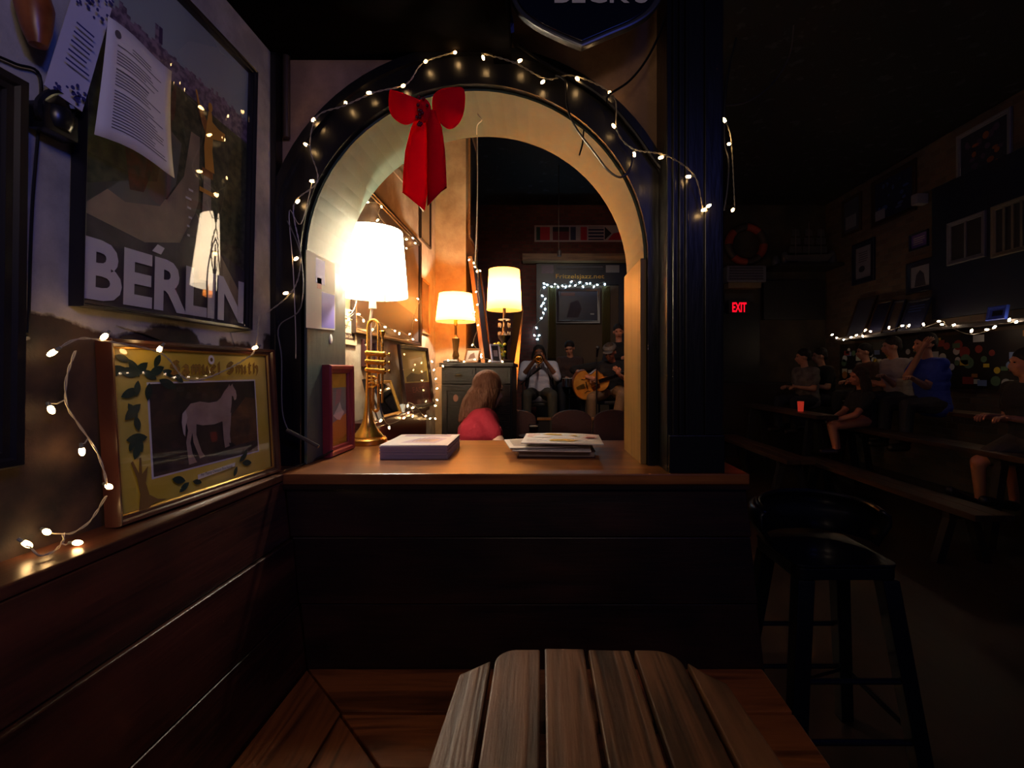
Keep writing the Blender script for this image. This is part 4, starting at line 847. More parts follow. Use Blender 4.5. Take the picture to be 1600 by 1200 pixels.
# framed drink print leaning on the shelf, bottom third maroon
def art_drink(a):
    a.rect(0,0,1,.40,M('print_maroon', (88,30,30), .5)); a.rect(0,.40,1,1,M('print_olive', (186,172,96), .5, c2=(150,140,84), scale=9))
    a.poly([(.1,.42),(.95,.42),(.95,.62),(.6,.55),(.3,.58),(.1,.5)], M('print_olive_dark', (112,100,58))); a.text('EAST', .28,.22,.74,.32,M('print_rose_dark', (150,84,74)))
a0 = Vector((-.80,2.70,SZ2+.001))
picture('shelf_picture', 'dark framed olive and maroon print standing at the far end of the long shelf', Vector((-.835,2.82,SZ2+.002)), (.07,.44,0), (-.05,0,.40), .44, .41, .026, .02, DK, (M('print_olive', (186,172,96)), art_drink), 'picture')
picture('shelf_picture', 'gilt framed small mirror leaning on the long shelf behind the trumpet', Vector((-.815,2.36,SZ2+.002)), (.02,.32,0), (-.07,0,.2), .26, .20, .016, .014, GOLDF, (M('mirror_silver', (150,150,150), .06, 1), None), 'mirror')
picture('shelf_picture', 'black and white framed photograph leaning low on the shelf behind the red frame', Vector((-.80,2.19,SZ2+.002)), (0,.16,0), (-.06,0,.24), .13, .21, .006, .012, M('thin_black_frame', (26,24,28)), (M('print_white', (226,224,214)), lambda a: (a.poly([(0,1),(.3,1),(.9,.3),(.7,.2)],blackp), a.poly([(.1,.6),(.3,.6),(.6,0),(.4,0)],blackp), a.poly([(.5,1),(.7,1),(1,.7),(1,.6)],blackp))), 'picture')
o = MB().lathe([(.0,0),(.016,0),(.020,.045),(.018,.045),(.014,.004),(0,.004)],(0,0,0),16).build('votive_glass', M('cloudy_glass', (180,190,190), .2), smooth=True); o.location = (-.83,2.76,SZ2+.001); tag(o, 'small cloudy votive glass on the shelf by the gilt mirror', 'glass')
o = MB().lathe([(0,0),(.014,0),(.014,.05),(.006,.07),(.006,.10),(.009,.104),(0,.104)],(0,0,0),14).build('small_bottle', M('amber_bottle', (70,46,20), .15), smooth=True); o.location = (-.865,2.70,SZ2+.001); tag(o, 'small dark bottle on the shelf against the plaster wall', 'bottle')
# white bracket on wall
# string lights beyond the arch
def RS(lst, X): return [RW(x, y, X) for x, y in lst]
fairy('string of fairy lights slung above the big lamp along the rear left wall', RS([(574,316),(596,323),(590,344),(635,374),(645,372),(649,380),(635,388)], XL+.035), None)
o = MB().tube([RW(598,257),RW(625,288),RW(655,330)], .004, 6).build('thin_rod', M('pale_pole', (235,225,205))); o.location=(.03,0,0); tag(o, 'thin pale rod slanting high on the rear left wall left of the bow', 'rod')
fairy('bunch of fairy lights left of the trumpet on the rear left wall', RS([(556,462),(545,485),(537,490),(545,499),(560,491),(568,501)], XL+.034), None)
fairy('string of fairy lights across the lower edge of the very large dark picture', RS([(582,515),(590,507),(602,511),(617,517),(624,521),(640,522),(645,530),(650,500),(653,467)], XL+.036), None)
fairy('heap of fairy lights on the shelf under the olive and maroon print', RS([(595,657),(608,668),(631,653),(638,645),(645,650),(637,634),(645,637),(665,650),(672,654),(680,654)], SX+.012), None)
fairy('string of fairy lights hanging down the left edge of the cabinet', [P(x,y,3.22) for x, y in [(675,565),(692,572),(678,578),(681,592),(683,607),(683,625),(680,634)]], None)
fairy('string of fairy lights on top of the dark cabinet between the lamps', [P(x,y,3.29) for x, y in [(700,563),(725,565),(742,562),(752,558),(765,564),(785,565)]], None)
fairy('string of fairy lights trailing down the leaning frame between the lamps', [P(x,y,3.42) for x, y in [(733,406),(740,411),(742,417),(745,424),(750,423),(744,456),(746,476),(741,488),(747,508),(738,539),(752,554)]], None)
# cabinet
cb = empty('cabinet', (-.46,3.3,0), 'tall black wooden cabinet with panelled doors carrying the two amber lamps', 'cabinet')
CW, CD, CH = .51, .62, 1.450
BK = M('cabinet_black', (30,27,29), .4, c2=(21,19,21), scale=12, bump=.2, bscale=20, stretch=(1,1,5))
MB().box((-CW/2,.022,.001),(CW/2,CD,CH-.03)).build('carcass', BK, cb, bevel=.003); MB().box((-CW/2-.012,-.008,CH-.029),(CW/2+.012,CD,CH)).build('top', BK, cb, bevel=.005)
for k in range(2):
    x0 = -CW/2+.008+k*(CW/2-.004); x1 = x0+CW/2-.016
    d_ = MB().box((x0,0,CH-.15),(x1,.020,CH-.036)).box((x0+.02,-.004,CH-.132),(x1-.02,.001,CH-.054)).build('drawer', BK, cb, bevel=.002)
    MB().tube([((x0+x1)/2-.025,-.006,CH-.09),((x0+x1)/2-.02,-.02,CH-.098),((x0+x1)/2+.02,-.02,CH-.098),((x0+x1)/2+.025,-.006,CH-.09)], .003, 6).sphere(((x0+x1)/2,-.008,CH-.086),(.02,.004,.008)).build('handle', M('dull_brass', (110,96,70), .35, .8), d_, smooth=True)
    for z0, z1 in ((CH-.62,CH-.16),(CH-1.15,CH-.63)):
        mb = MB()
        for a, b in (((x0,0,z0),(x0+.035,.020,z1)),((x1-.035,0,z0),(x1,.020,z1)),((x0+.035,0,z0),(x1-.035,.020,z0+.04)),((x0+.035,0,z1-.04),(x1-.035,.020,z1))): mb.box(a,b)
        d_ = mb.box((x0+.035,.010,z0+.04),(x1-.035,.020,z1-.04)).build('door', BK, cb, bevel=.002)
        MB().sphere((x1-.018 if k == 0 else x0+.018,-.008,(z0+z1)/2),.009).build('knob', M('dull_brass', (110,96,70)), d_, smooth=True)
o = MB().prism([(.018*math.cos(2*PI*i/20),.026*math.sin(2*PI*i/20)) for i in range(20)],0,.001).build('oval_sticker', M('sticker_pinkish', (190,140,120), .5)); o.matrix_world = basis(P(712,622,3.3085), (1,0,0), (0,0,1)); tag(o, 'small oval pinkish sticker on the cabinet door', 'sticker')
tp = CH+.001
def std_frame(label, x, y, w_, h_, yaw, lean_, fm, base, artf=None, fw=.012):
    u_ = Vector((math.cos(yaw), math.sin(yaw), 0)); n_ = Vector((math.sin(yaw), -math.cos(yaw), 0)); v_ = Vector((0,0,1))-n_*lean_
    return picture('photo_frame', label, Vector((x,y,tp+.002)), u_, v_, w_, h_, fw, .012, fm, (base, artf), 'picture')
std_frame('blue-white edged photo frame tilted at the right end of the cabinet top', P(768,0,3.4).x, 3.40, .075, .15, .35, .45, M('bluewhite_frame', (176,184,226), .3), M('print_night', (40,40,60)), lambda a: a.rect(.2,.3,.8,.7,M('print_slate', (150,140,170))))
std_frame('tan wooden photo frame leaning beside the slim brass lamp', P(724,0,3.5).x, 3.52, .12, .12, -.3, .5, TANF, M('print_pale', (206,200,186)), lambda a: a.poly([(.2,.2),(.8,.3),(.6,.8),(.3,.6)], M('print_brownish', (130,100,80))))
o = MB().box((-.055,-.04,0),(.055,.04,.012)).box((-.047,-.034,.012),(.047,.034,.016),1).build('tilted_box', [M('dark_tin', (50,44,40), .3), M('tray_card', (220,214,196), .5)], bevel=.002); o.location = (-.665,3.42,tp+.006); o.rotation_euler = (.12,0,.1); tag(o, 'flat dark tray with a white card at the left end of the cabinet top', 'tray')  # card on the tray is plain off-white paper
fl = empty('flower_pot', (P(781,0,3.5).x,3.50,tp), 'small pot with yellow and green flowers behind the blue-white frame on the cabinet', 'plant')
MB().lathe([(0,0),(.022,0),(.028,.05),(.024,.05),(0,.045)],(0,0,0),14).build('pot', M('yellow_pot', (200,170,40), .4), fl, smooth=True)
mb = MB()
for k in range(26): mb.sphere((R.uniform(-.04,.04),R.uniform(-.03,.03),.075+R.uniform(-.02,.08)),(.013,.011,.011),k%2,6,4)
mb.build('blossoms', [M('blossom_yellow', (220,200,50), .6), M('leaf_green', (90,120,36), .6)], fl, smooth=True)['kind'] = 'stuff'
MB().tube([(0,0,.04),(.005,0,.11)],.003,6).build('stem', M('leaf_green', (90,120,36)), fl)
# tall edge-on frame leaning against the pier
a0, a1 = Vector((-.44,3.98,CH-.6)), Vector((-.63,3.98,2.38))
e = empty('leaning_frame', a0, 'tall light brown picture frame leaning edge-on against the golden pier behind the cabinet', 'picture')
d = (a1-a0); nn = Vector((d.z,0,-d.x)).normalized()
for nm, y0, y1, t0, t1, mt in (('side_rail',0,.05,0,.035,TANF),('side_rail',.60,.65,0,.035,TANF),('panel',.05,.60,.006,.02,M('frame_panel', (70,44,30), .5))):
    MB().hexa([Vector((0,y0,0))+nn*t0,Vector((0,y1,0))+nn*t0,Vector((0,y1,0))+nn*t1,Vector((0,y0,0))+nn*t1],[d+Vector((0,y0,0))+nn*t0,d+Vector((0,y1,0))+nn*t0,d+Vector((0,y1,0))+nn*t1,d+Vector((0,y0,0))+nn*t1]).build(nm, mt, e, bevel=.003)
# stage side things
o = MB().hexa([P(790,652,4.8),P(804,652,4.8),P(804,652,4.85),P(790,652,4.85)],[P(803,478,5.1),P(818,478,5.0),P(818,478,5.1),P(803,478,5.15)]).build('metal_panel', M('satin_metal', (190,150,110), .25, .9)); tag(o, 'leaning satin metal panel behind the right amber lamp', 'panel')
# pictures seen edge-on along the pier side
a_ = P(733,370,4.1); picture('wall_picture', 'narrow edge-on picture high on the right side of the golden pier', Vector((-.649,4.12,a_.z)), (0,1,0), (0,0,1), .5, 1.0, .03, .02, TANF, (pb, None), 'picture')

# ---------------------------------------------------------------- people
def capsule(mb, a, b, ra, rb, seg=10):
    a, b = Vector(a), Vector(b); d = b-a
    if d.length < 1e-5: return mb.sphere(a, ra, 0, seg, 6)
    mb.cyl(a, b, ra, rb, seg); mb.sphere(a, ra, 0, seg, 6); mb.sphere(b, rb, 0, seg, 6)
def fuse(mb, name, mat, parent, vox, smooth_it=4, extra=None):
    o = mb.build(name, mat, None)
    md = o.modifiers.new('r','REMESH'); md.mode = 'VOXEL'; md.voxel_size = vox
    if smooth_it: m2 = o.modifiers.new('s','SMOOTH'); m2.iterations = smooth_it; m2.factor = .5
    dg = bpy.context.evaluated_depsgraph_get(); me = bpy.data.meshes.new_from_object(o.evaluated_get(dg))
    o.modifiers.clear(); old = o.data; o.data = me; bpy.data.meshes.remove(old)
    if extra:
        bm = bmesh.new(); bm.from_mesh(me); t = bpy.data.meshes.new('x'); t.from_pydata([tuple(p) for p in extra.v], [], extra.f); bm.from_mesh(t); bm.to_mesh(me); bm.free(); bpy.data.meshes.remove(t)
    me.materials.clear(); me.materials.append(mat)
    me.polygons.foreach_set('use_smooth', [True]*len(me.polygons)); me.update()
    if parent: o.parent = parent
    return o
def person(label, J, s=1.0, skin='skin_tan', shirt=None, sleeve='short', pants=None, hair=None, hairstyle='short', shoes='shoe_dark', vox=.012, look=(0,-1,0), hat=None, group=None, shorts=False, extra_fn=None, waist=.02):
    """J: world positions of joints; body fused from tapered limbs"""
    base = Vector((J['pel'].x, J['pel'].y, J.get('floor', J['pel'].z-.5)))
    e = empty('person', base, label, 'person', group)
    g = {k: (v-base) for k, v in J.items() if isinstance(v, Vector)}
    L_ = Vector(look).normalized(); up = (g['head']-g['neck']).normalized(); side = L_.cross(up).normalized(); up2 = side.cross(L_).normalized()
    RM = Matrix((side, L_, up2)).transposed()   # columns: side, look, up
    h = g['head']; H = lambda x, y, z: h+RM @ Vector((x*s, y*s, z*s))
    mb = MB()
    sh_mid = (g['shL']+g['shR'])/2; hip_mid = (g['hipL']+g['hipR'])/2
    across = (g['shR']-g['shL']).normalized(); chest = sh_mid*.72+hip_mid*.28
    # torso
    for t, wx, r_ in ((.0,.075,.105),(.25,.06,.100),(.5,.07,.105),(.75,.085,.112),(.93,.08,.095)):
        c = hip_mid*(1-t)+sh_mid*t
        capsule(mb, c-across*wx*s, c+across*wx*s, r_*s, r_*s, 12)
    capsule(mb, g['shL'], g['shR'], .055*s, .055*s)
    capsule(mb, sh_mid, g['neck'], .065*s, .052*s); capsule(mb, g['neck'], h+up*-.05*s, .052*s, .050*s)
    for S_ in 'LR':
        capsule(mb, g['sh'+S_], g['el'+S_], .052*s, .040*s); capsule(mb, g['el'+S_], g['wr'+S_], .040*s, .027*s)
        capsule(mb, g['hip'+S_], g['kn'+S_], .088*s, .056*s); capsule(mb, g['kn'+S_], g['an'+S_], .055*s, .036*s)
        an = g['an'+S_]; ft = g.get('toe'+S_, an+Vector((L_.x,L_.y,0))*.15*s+Vector((0,0,-.05*s)))
        capsule(mb, an+Vector((0,0,-.03*s)), ft, .036*s, .028*s)
    # head
    rot = RM
    mb.sphere(H(0,-.012,.03), (.074*s,.092*s,.090*s), 0, 16, 12, rot=rot); mb.sphere(H(0,.022,-.035), (.055*s,.062*s,.072*s), 0, 14, 10, rot=rot)
    mb.sphere(H(0,.045,-.088), (.026*s,.024*s,.020*s), 0, 10, 8, rot=rot)
    capsule(mb, H(0,.080,.008), H(0,.100,-.030), .010*s, .015*s, 8)
    mb.sphere(H(0,.078,.032), (.052*s,.014*s,.012*s), 0, 10, 8, rot=rot); mb.sphere(H(0,.078,-.058), (.024*s,.014*s,.010*s), 0, 10, 8, rot=rot)
    for sx in (-1,1): mb.sphere(H(sx*.078,-.008,-.004), (.010*s,.018*s,.030*s), 0, 8, 6, rot=rot); mb.sphere(H(sx*.036,.062,-.025), (.022*s,.018*s,.02*s), 0, 8, 6, rot=rot)
    # hands
    fx = MB()
    for S_ in 'LR':
        wr, el = g['wr'+S_], g['el'+S_]; d = (g['hand'+S_]-wr).normalized() if 'hand'+S_ in g else (wr-el).normalized()
        curl = g.get('curl'+S_, Vector((0,0,-1))); curl = (Vector(curl)-base if False else Vector((0,0,-1))) if 'curl'+S_ not in J else J['curl'+S_].normalized()
        pn = (curl-d*curl.dot(d)); pn = pn.normalized() if pn.length > .1 else d.orthogonal().normalized(); sd = d.cross(pn).normalized()
        pm = wr+d*.05*s; mb.sphere(pm, (.042*s,.040*s,.018*s), 0, 12, 8, rot=Matrix((sd, d, pn)).transposed())
        capsule(mb, wr, pm, .026*s, .024*s)
        for k, ln in enumerate((.068,.078,.074,.058)):
            a = pm+sd*(k-1.5)*.019*s+d*.030*s; b = a+(d*.72+pn*.45).normalized()*ln*.5*s; c = b+(d*.25+pn*.95).normalized()*ln*.5*s
            fx.tube([a-d*.01*s, a+(b-a)*.5, b, (b+c)/2, c], [.0088*s,.0085*s,.0082*s,.0075*s,.0055*s], 7)
        a = wr+d*.03*s-sd*.028*s; b = a+(d*.5-sd*.75+pn*.3).normalized()*.036*s; c = b+(d*.9-sd*.1+pn*.5).normalized()*.030*s
        fx.tube([a, b, c], [.012*s,.010*s,.007*s], 7)
    skm = {'skin_tan':(196,142,112),'skin_dark':(120,78,58),'skin_pale':(224,178,150),'skin_ruddy':(204,136,104)}[skin]
    body = fuse(mb, 'body', M(skin, skm, .5), e, vox*.85 if vox > .01 else vox, 3, fx)
    # face details
    eb = MB()
    for sx in (-1,1): eb.sphere(H(sx*.030,.076,.012), (.011*s,.007*s,.006*s), 0, 8, 6, rot=rot)
    eb.build('eyes', M('eye_dark', (40,28,24), .2), e, smooth=True)['kind'] = 'stuff'
    MB().sphere(H(0,.090,-.062), (.020*s,.006*s,.005*s), 0, 8, 6, rot=rot).build('lips', M('lip', (150,72,62), .5), e, smooth=True)
    # hair
    if hair:
        hm = M('hair_'+'_'.join(map(str,hair)), hair, .75, bump=.8, bscale=90, stretch=(1,1,.2)); hb = MB()
        if hairstyle in ('short','bald'):
            hb.sphere(H(0,-.018,.054), (.083*s,.094*s,.086*s), 0, 14, 10, rot=rot); hb.sphere(H(0,-.07,-.0), (.066*s,.045*s,.06*s), 0, 10, 8, rot=rot)
        if hairstyle == 'curly':
            for k in range(46):
                th, ph = R.uniform(0,2*PI), R.uniform(0,1.55); hb.sphere(H(.084*math.cos(th)*math.sin(ph), -.025+.088*math.sin(th)*math.sin(ph)-.01, .05+.08*math.cos(ph)), .022*s, 0, 6, 5)
            hb.sphere(H(0,-.03,.045), (.084*s,.086*s,.084*s), 0, 12, 8, rot=rot)
        if hairstyle == 'long' or hairstyle == 'dreads':
            hb.sphere(H(0,-.022,.048), (.085*s,.096*s,.088*s), 0, 14, 10, rot=rot); hb.sphere(H(0,-.05,-.02), (.082*s,.065*s,.10*s), 0, 12, 8, rot=rot)
            nst = 34 if hairstyle == 'long' else 26; down = J.get('hairdir', Vector((0,0,-1)))
            ln = J.get('hairlen', .30)
            for k in range(nst):
                th = PI+PI*1.30*(k/(nst-1)-.5); a = H(.078*math.sin(th-PI)*1.0, -.02+.075*math.cos(th), .03); off = (a-h); off = Vector((off.x,off.y,0))
                L1_ = ln*R.uniform(.8,1.08)*s
                p = [a]; 
                for q in range(1,6):
                    t = q/5; p.append(a+down*L1_*t+off*(.28*t)+Vector((R.uniform(-1,1),R.uniform(-1,1),0))*.007*s+RM@Vector((0,-.02*math.sin(PI*t)*s,0)))
                hb.tube(p, [.016*s,.019*s,.018*s,.016*s,.012*s,.006*s], 6)
        if J.get('bun'): hb.sphere(H(0,-.11,.07), .04*s)
        fuse(hb, 'hair', hm, e, .009 if hairstyle in ('long','dreads') else .011, 1)
    if hat == 'cap':
        hb = MB(); hb.sphere(H(0,-.02,.066), (.094*s,.112*s,.058*s), 0, 18, 10, rot=rot); hb.sphere(H(0,.088,.052), (.068*s,.055*s,.010*s), 0, 14, 8, rot=rot); hb.sphere(H(0,-.012,.052), (.087*s,.105*s,.03*s), 0, 16, 8, rot=rot)
        hb.build('flat_cap', M('grey_tweed', (96,92,90), .85, bump=.4, bscale=120), e, smooth=True)
    # clothes
    if shirt:
        cm_ = shirt; cb_ = MB(); t0 = -.05
        for t, wx, r_ in ((t0,.082,.116),(.12,.075,.114),(.3,.068,.112),(.5,.076,.117),(.75,.09,.124),(.93,.086,.105)):
            c = hip_mid*(1-t)+sh_mid*t; capsule(cb_, c-across*wx*s, c+across*wx*s, r_*s, r_*s, 12)
        capsule(cb_, g['shL'], g['shR'], .068*s, .068*s); capsule(cb_, sh_mid, sh_mid*.55+g['neck']*.45, .078*s, .064*s)
        for S_ in 'LR':
            a, b, c = g['sh'+S_], g['el'+S_], g['wr'+S_]
            if sleeve == 'short': capsule(cb_, a, a+(b-a)*.62, .066*s, .060*s)
            elif sleeve == 'long': capsule(cb_, a, b, .066*s, .054*s); capsule(cb_, b, b+(c-b)*.92, .054*s, .040*s)
            elif sleeve == 'rolled': capsule(cb_, a, b, .066*s, .056*s); capsule(cb_, b, b+(c-b)*.15, .056*s, .054*s)
        fuse(cb_, 'shirt', cm_, e, .011, 3)
    if pants:
        cb_ = MB(); capsule(cb_, hip_mid-across*.07*s, hip_mid+across*.07*s, .118*s, .118*s, 12)
        for S_ in 'LR':
            a, b, c = g['hip'+S_], g['kn'+S_], g['an'+S_]
            if shorts: capsule(cb_, a, a+(b-a)*.72, .104*s, .090*s)
            else: capsule(cb_, a, b, .102*s, .074*s); capsule(cb_, b, b+(c-b)*.95, .074*s, .056*s)
        fuse(cb_, 'shorts' if shorts else 'trousers', pants, e, .012, 3)
    if shoes:
        for S_ in 'LR':
            an = g['an'+S_]; ft = g.get('toe'+S_, an+Vector((L_.x,L_.y,0))*.15*s+Vector((0,0,-.05*s))); sb = MB(); capsule(sb, an+Vector((0,0,-.035*s)), ft, .046*s, .038*s); 
            sb.build('shoe', M(shoes, (40,34,32), .4), e, smooth=True)
    return e, g, base
def seated(hip, yaw, s=1.0, lean_=.0, hipw=.09, knee=.42, shin=.42, kneedrop=0.0, spread=.06, headfwd=.03, headdown=0, turn=0):
    """joint set of a seated figure; yaw = facing direction"""
    hip = Vector(hip); f = Vector((math.cos(yaw), math.sin(yaw), 0)); r = Vector((f.y, -f.x, 0)); u = Vector((0,0,1))
    tu = (u*math.cos(lean_)+f*math.sin(lean_)).normalized()
    J = {'pel': hip}
    J['sh_mid'] = hip+tu*.44*s; J['neck'] = hip+tu*.50*s+f*.01; J['head'] = hip+tu*.62*s+f*headfwd+u*(.03-headdown)
    J['shL'] = J['sh_mid']-r*.165*s; J['shR'] = J['sh_mid']+r*.165*s
    J['hipL'] = hip-r*hipw*s; J['hipR'] = hip+r*hipw*s
    for S_, sg_ in (('L',-1),('R',1)):
        J['kn'+S_] = J['hip'+S_]+f*knee*s+r*sg_*spread-u*kneedrop; J['an'+S_] = J['kn'+S_]+f*.02-u*shin*s
        J['toe'+S_] = J['an'+S_]+f*.15*s+u*-.045*s
        J['el'+S_] = J['sh'+S_]-tu*.27*s+f*.05; J['wr'+S_] = J['el'+S_]+f*.22*s+u*.03-r*sg_*.06
    J['f'] = f; J['r'] = r
    return J
def clean(J): return {k: v for k, v in J.items() if k not in ('f','r','sh_mid')}
def FAB(name, c, rough=.85, c2=None, scale=30): return M(name, c, rough, c2=c2, scale=scale, bump=.35, bscale=60)

# stage
struct(MB().box((-.62,5.75,.001),(1.98,7.925,.50)).build('stage', WOOD('stage_wood', (30,20,18), (60,40,32), 0, .6), bevel=.005))
STZ = .501
def chair(label, x, y, yaw, zf=0.0, hs=.45, hb=.90, col=None, group=None, wide=.42, name='chair'):
    e = empty(name, (x,y,zf+.001), label, 'chair', group, rot=(0,0,yaw)); m = col or FAB('maroon_vinyl', (40,17,21), .45); fm = M('black_metal_frame', (22,20,22), .3)
    MB().box((-wide/2,-.20,hs-.05),(wide/2,.20,hs)).build('seat', m, e, bevel=.015)
    n = 10; pts = [(-wide/2,hs+.16)]+[(-wide/2*math.cos(PI*i/n), hb-.10+.10*math.sin(PI*i/n)) for i in range(n+1)]+[(wide/2,hs+.16)]
    MB().prism([(p[0],p[1]) for p in pts], -.235, -.200, mat=Matrix.Rotation(PI/2,4,'X')@Matrix.Scale(-1,4,(0,0,1))).build('backrest', m, e, bevel=.008)
    for sx in (-1,1):
        MB().tube([(sx*wide/2*.92,-.19,.0),(sx*wide/2*.92,-.195,hs),(sx*wide/2*.92,-.205,hb-.12)], .011, 8).build('leg', fm, e, smooth=True)
        MB().tube([(sx*wide/2*.92,.18,.0),(sx*wide/2*.92,.17,hs-.05)], .011, 8).build('leg', fm, e, smooth=True)
    return e
# woman in the red T-shirt, seen from behind
YW = 3.0
J = {'floor': 0.0}
J['pel'] = P(716,742,YW); hp = J['pel']
J['head'] = P(764,612,YW+.05); J['neck'] = P(756,640,YW+.03)
J['shL'] = P(752,655,YW+.17); J['shR'] = P(757,657,YW-.13)
J['hipL'] = hp+Vector((.03,.09,0)); J['hipR'] = hp+Vector((.03,-.09,0))
for S_, dy in (('L',.14),('R',-.12)):
    J['kn'+S_] = J['hip'+S_]+Vector((.42,.06,-.02)); J['an'+S_] = J['kn'+S_]+Vector((.0,.0,-.42)); J['toe'+S_] = J['an'+S_]+Vector((.14,.03,-.05))
J['elR'] = P(779,692,YW-.2); J['wrR'] = P(768,722,YW-.02); J['elL'] = P(782,705,YW+.22); J['wrL'] = J['elL']+Vector((.08,-.06,.03))
zoff = 0
for k in list(J):
    if k.startswith(('an','toe')): J[k] = J[k]
zmin = min(J['toeL'].z, J['toeR'].z)-.035
J['hairdir'] = Vector((-.30,-.06,-1)).normalized(); J['hairlen'] = .22
person('person with long light brown hair in a red T-shirt, seen from behind below the arch', J, 1.08, 'skin_pale', FAB('red_tshirt', (150,18,40)), 'short', FAB('dark_jeans', (30,32,44)), (92,52,34), 'long', look=(.62,.75,.0), vox=.011)
ft = zmin
bx = MB().box((hp.x-.25,YW-.26,ft-.04),(hp.x+.72,YW+.27,ft-.0005)).box((hp.x-.2,YW-.2,.001),(hp.x+.68,YW+.25,ft-.0405)).build('low_platform', M('dark_paint', (24,22,28)), bevel=.004); tag(bx, 'low dark platform under the stool of the red-shirted person', 'platform')
sx_, sy_ = hp.x-.02, YW; stool_top = hp.z-.125
e = empty('low_stool', (sx_,sy_,ft), 'dark round stool under the person in the red T-shirt', 'stool')
MB().lathe([(0,0),(.17,0),(.175,.02),(.165,.04),(0,.045)],(0,0,stool_top-ft-.045),24).build('seat', FAB('maroon_vinyl', (40,17,21), .45), e, smooth=True)
for k in range(4):
    a = PI/4+k*PI/2; MB().cyl((.12*math.cos(a),.12*math.sin(a),stool_top-ft-.045),(.17*math.cos(a),.17*math.sin(a),0.001),.012).build('leg', M('black_metal_frame', (22,20,22)), e, smooth=True)

# trumpeter
YT = 6.4; CHZ = .5
J = seated(P(843,615,YT), -PI/2, .98, lean_=0, knee=.40, spread=.08, shin=.46); J['floor'] = STZ
J['head'] = P(842,553,YT-.02); J['neck'] = P(842,566,YT-.0); J['shL'] = P(865,571,YT); J['shR'] = P(820,571,YT)
tb0 = J['head']+Vector((0,-.10,-.05))
J['elR'] = P(815,590,YT-.16); J['wrR'] = P(835,563,YT-.27); J['elL'] = P(871,590,YT-.16); J['wrL'] = P(851,563,YT-.24)
J['curlR'] = Vector((.8,0,.3)); J['curlL'] = Vector((-.8,0,.3)); J['handR'] = J['wrR']+Vector((.02,-.04,.06)); J['handL'] = J['wrL']+Vector((-.02,-.04,.06))
zt_ = min(J['toeL'].z,J['toeR'].z)-.04
for S_ in 'LR':
    dz = STZ+.045-J['toe'+S_].z
    J['an'+S_].z += dz; J['toe'+S_].z += dz
J['hairlen'] = .24
person('person in a white shirt and dark vest playing a trumpet on the stage', clean(J), .98, 'skin_dark', FAB('white_shirt', (206,206,222)), 'rolled', FAB('olive_trousers', (66,64,56)), (24,18,18), 'dreads', look=(0,-1,.0))
vb = MB(); hipm = (J['hipL']+J['hipR'])/2; shm = (J['shL']+J['shR'])/2
for sx in (-1,1):
    a = shm+Vector((sx*.10,-.075,.02)); b = hipm+Vector((sx*.15,-.10,.10)); c_ = hipm+Vector((sx*.20,.02,.10)); d_ = shm+Vector((sx*.16,.03,.03))
    vb.add([a+Vector((0,-.035,0)),b+Vector((0,-.035,0)),c_+Vector((sx*.005,-.04,0)),d_+Vector((sx*.01,-.03,0)),a,b,c_,d_], [(0,1,2,3),(7,6,5,4),(0,4,5,1),(1,5,6,2),(2,6,7,3),(3,7,4,0)])
pe = bpy.data.objects[[o.name for o in bpy.data.objects if o.get('label','').startswith('person in a white shirt')][0]]
vv = vb.build('vest', FAB('navy_vest', (34,34,48)), None, bevel=.01); vv.parent = pe; vv.location = -pe.location
tr0 = P(842,563,YT-.12); te = empty('trumpet', tr0, 'shiny trumpet held up by the person in the white shirt', 'trumpet')
ry = Matrix.Rotation(PI/2,3,'X')   # local z -> -y
MB().lathe([(.0055,.02),(.0055,.30),(.010,.38),(.018,.44),(.032,.48),(.054,.50),(.061,.505),(.058,.507),(.030,.485),(.015,.44),(.0,.40)],(0,0,0),24,rot=ry).build('bell', M('silver_brass', (214,190,150), .14, 1), te, smooth=True)
MB().tube([(0,0,.0),(0,-.05,.0),(0,-.33,0),(0,-.36,-.03),(0,-.33,-.055),(0,-.10,-.055)],.0055,8).tube([(0,.05,0),(0,.0,0)],[.011,.006],10).build('tubing', M('silver_brass', (214,190,150)), te, smooth=True)
for k in range(3): MB().cyl((.0,-.14-.03*k,.03),(.0,-.14-.03*k,-.08),.0125,None,12).build('valve', M('silver_brass', (214,190,150)), te, smooth=True)
# drummer behind
J = seated(P(890,604,7.25), -PI/2, .95, shin=.42); J['floor'] = STZ; J['head'] = P(890,545,7.2); J['neck'] = P(891,558,7.22); J['shL'] = P(906,563,7.25); J['shR'] = P(875,563,7.25); J['elR'] = P(871,585,7.15); J['wrR'] = P(884,590,6.98); J['elL'] = P(908,585,7.15); J['wrL'] = P(898,590,6.98)
for S_ in 'LR': J['an'+S_].z = STZ+.09; J['toe'+S_].z = STZ+.045
person('person with short dark hair in a brown shirt seated behind the drum', clean(J), .95, 'skin_ruddy', FAB('brown_shirt', (70,50,46)), 'long', FAB('dark_jeans', (30,32,44)), (34,24,22), 'short', look=(-.2,-1,-.35))
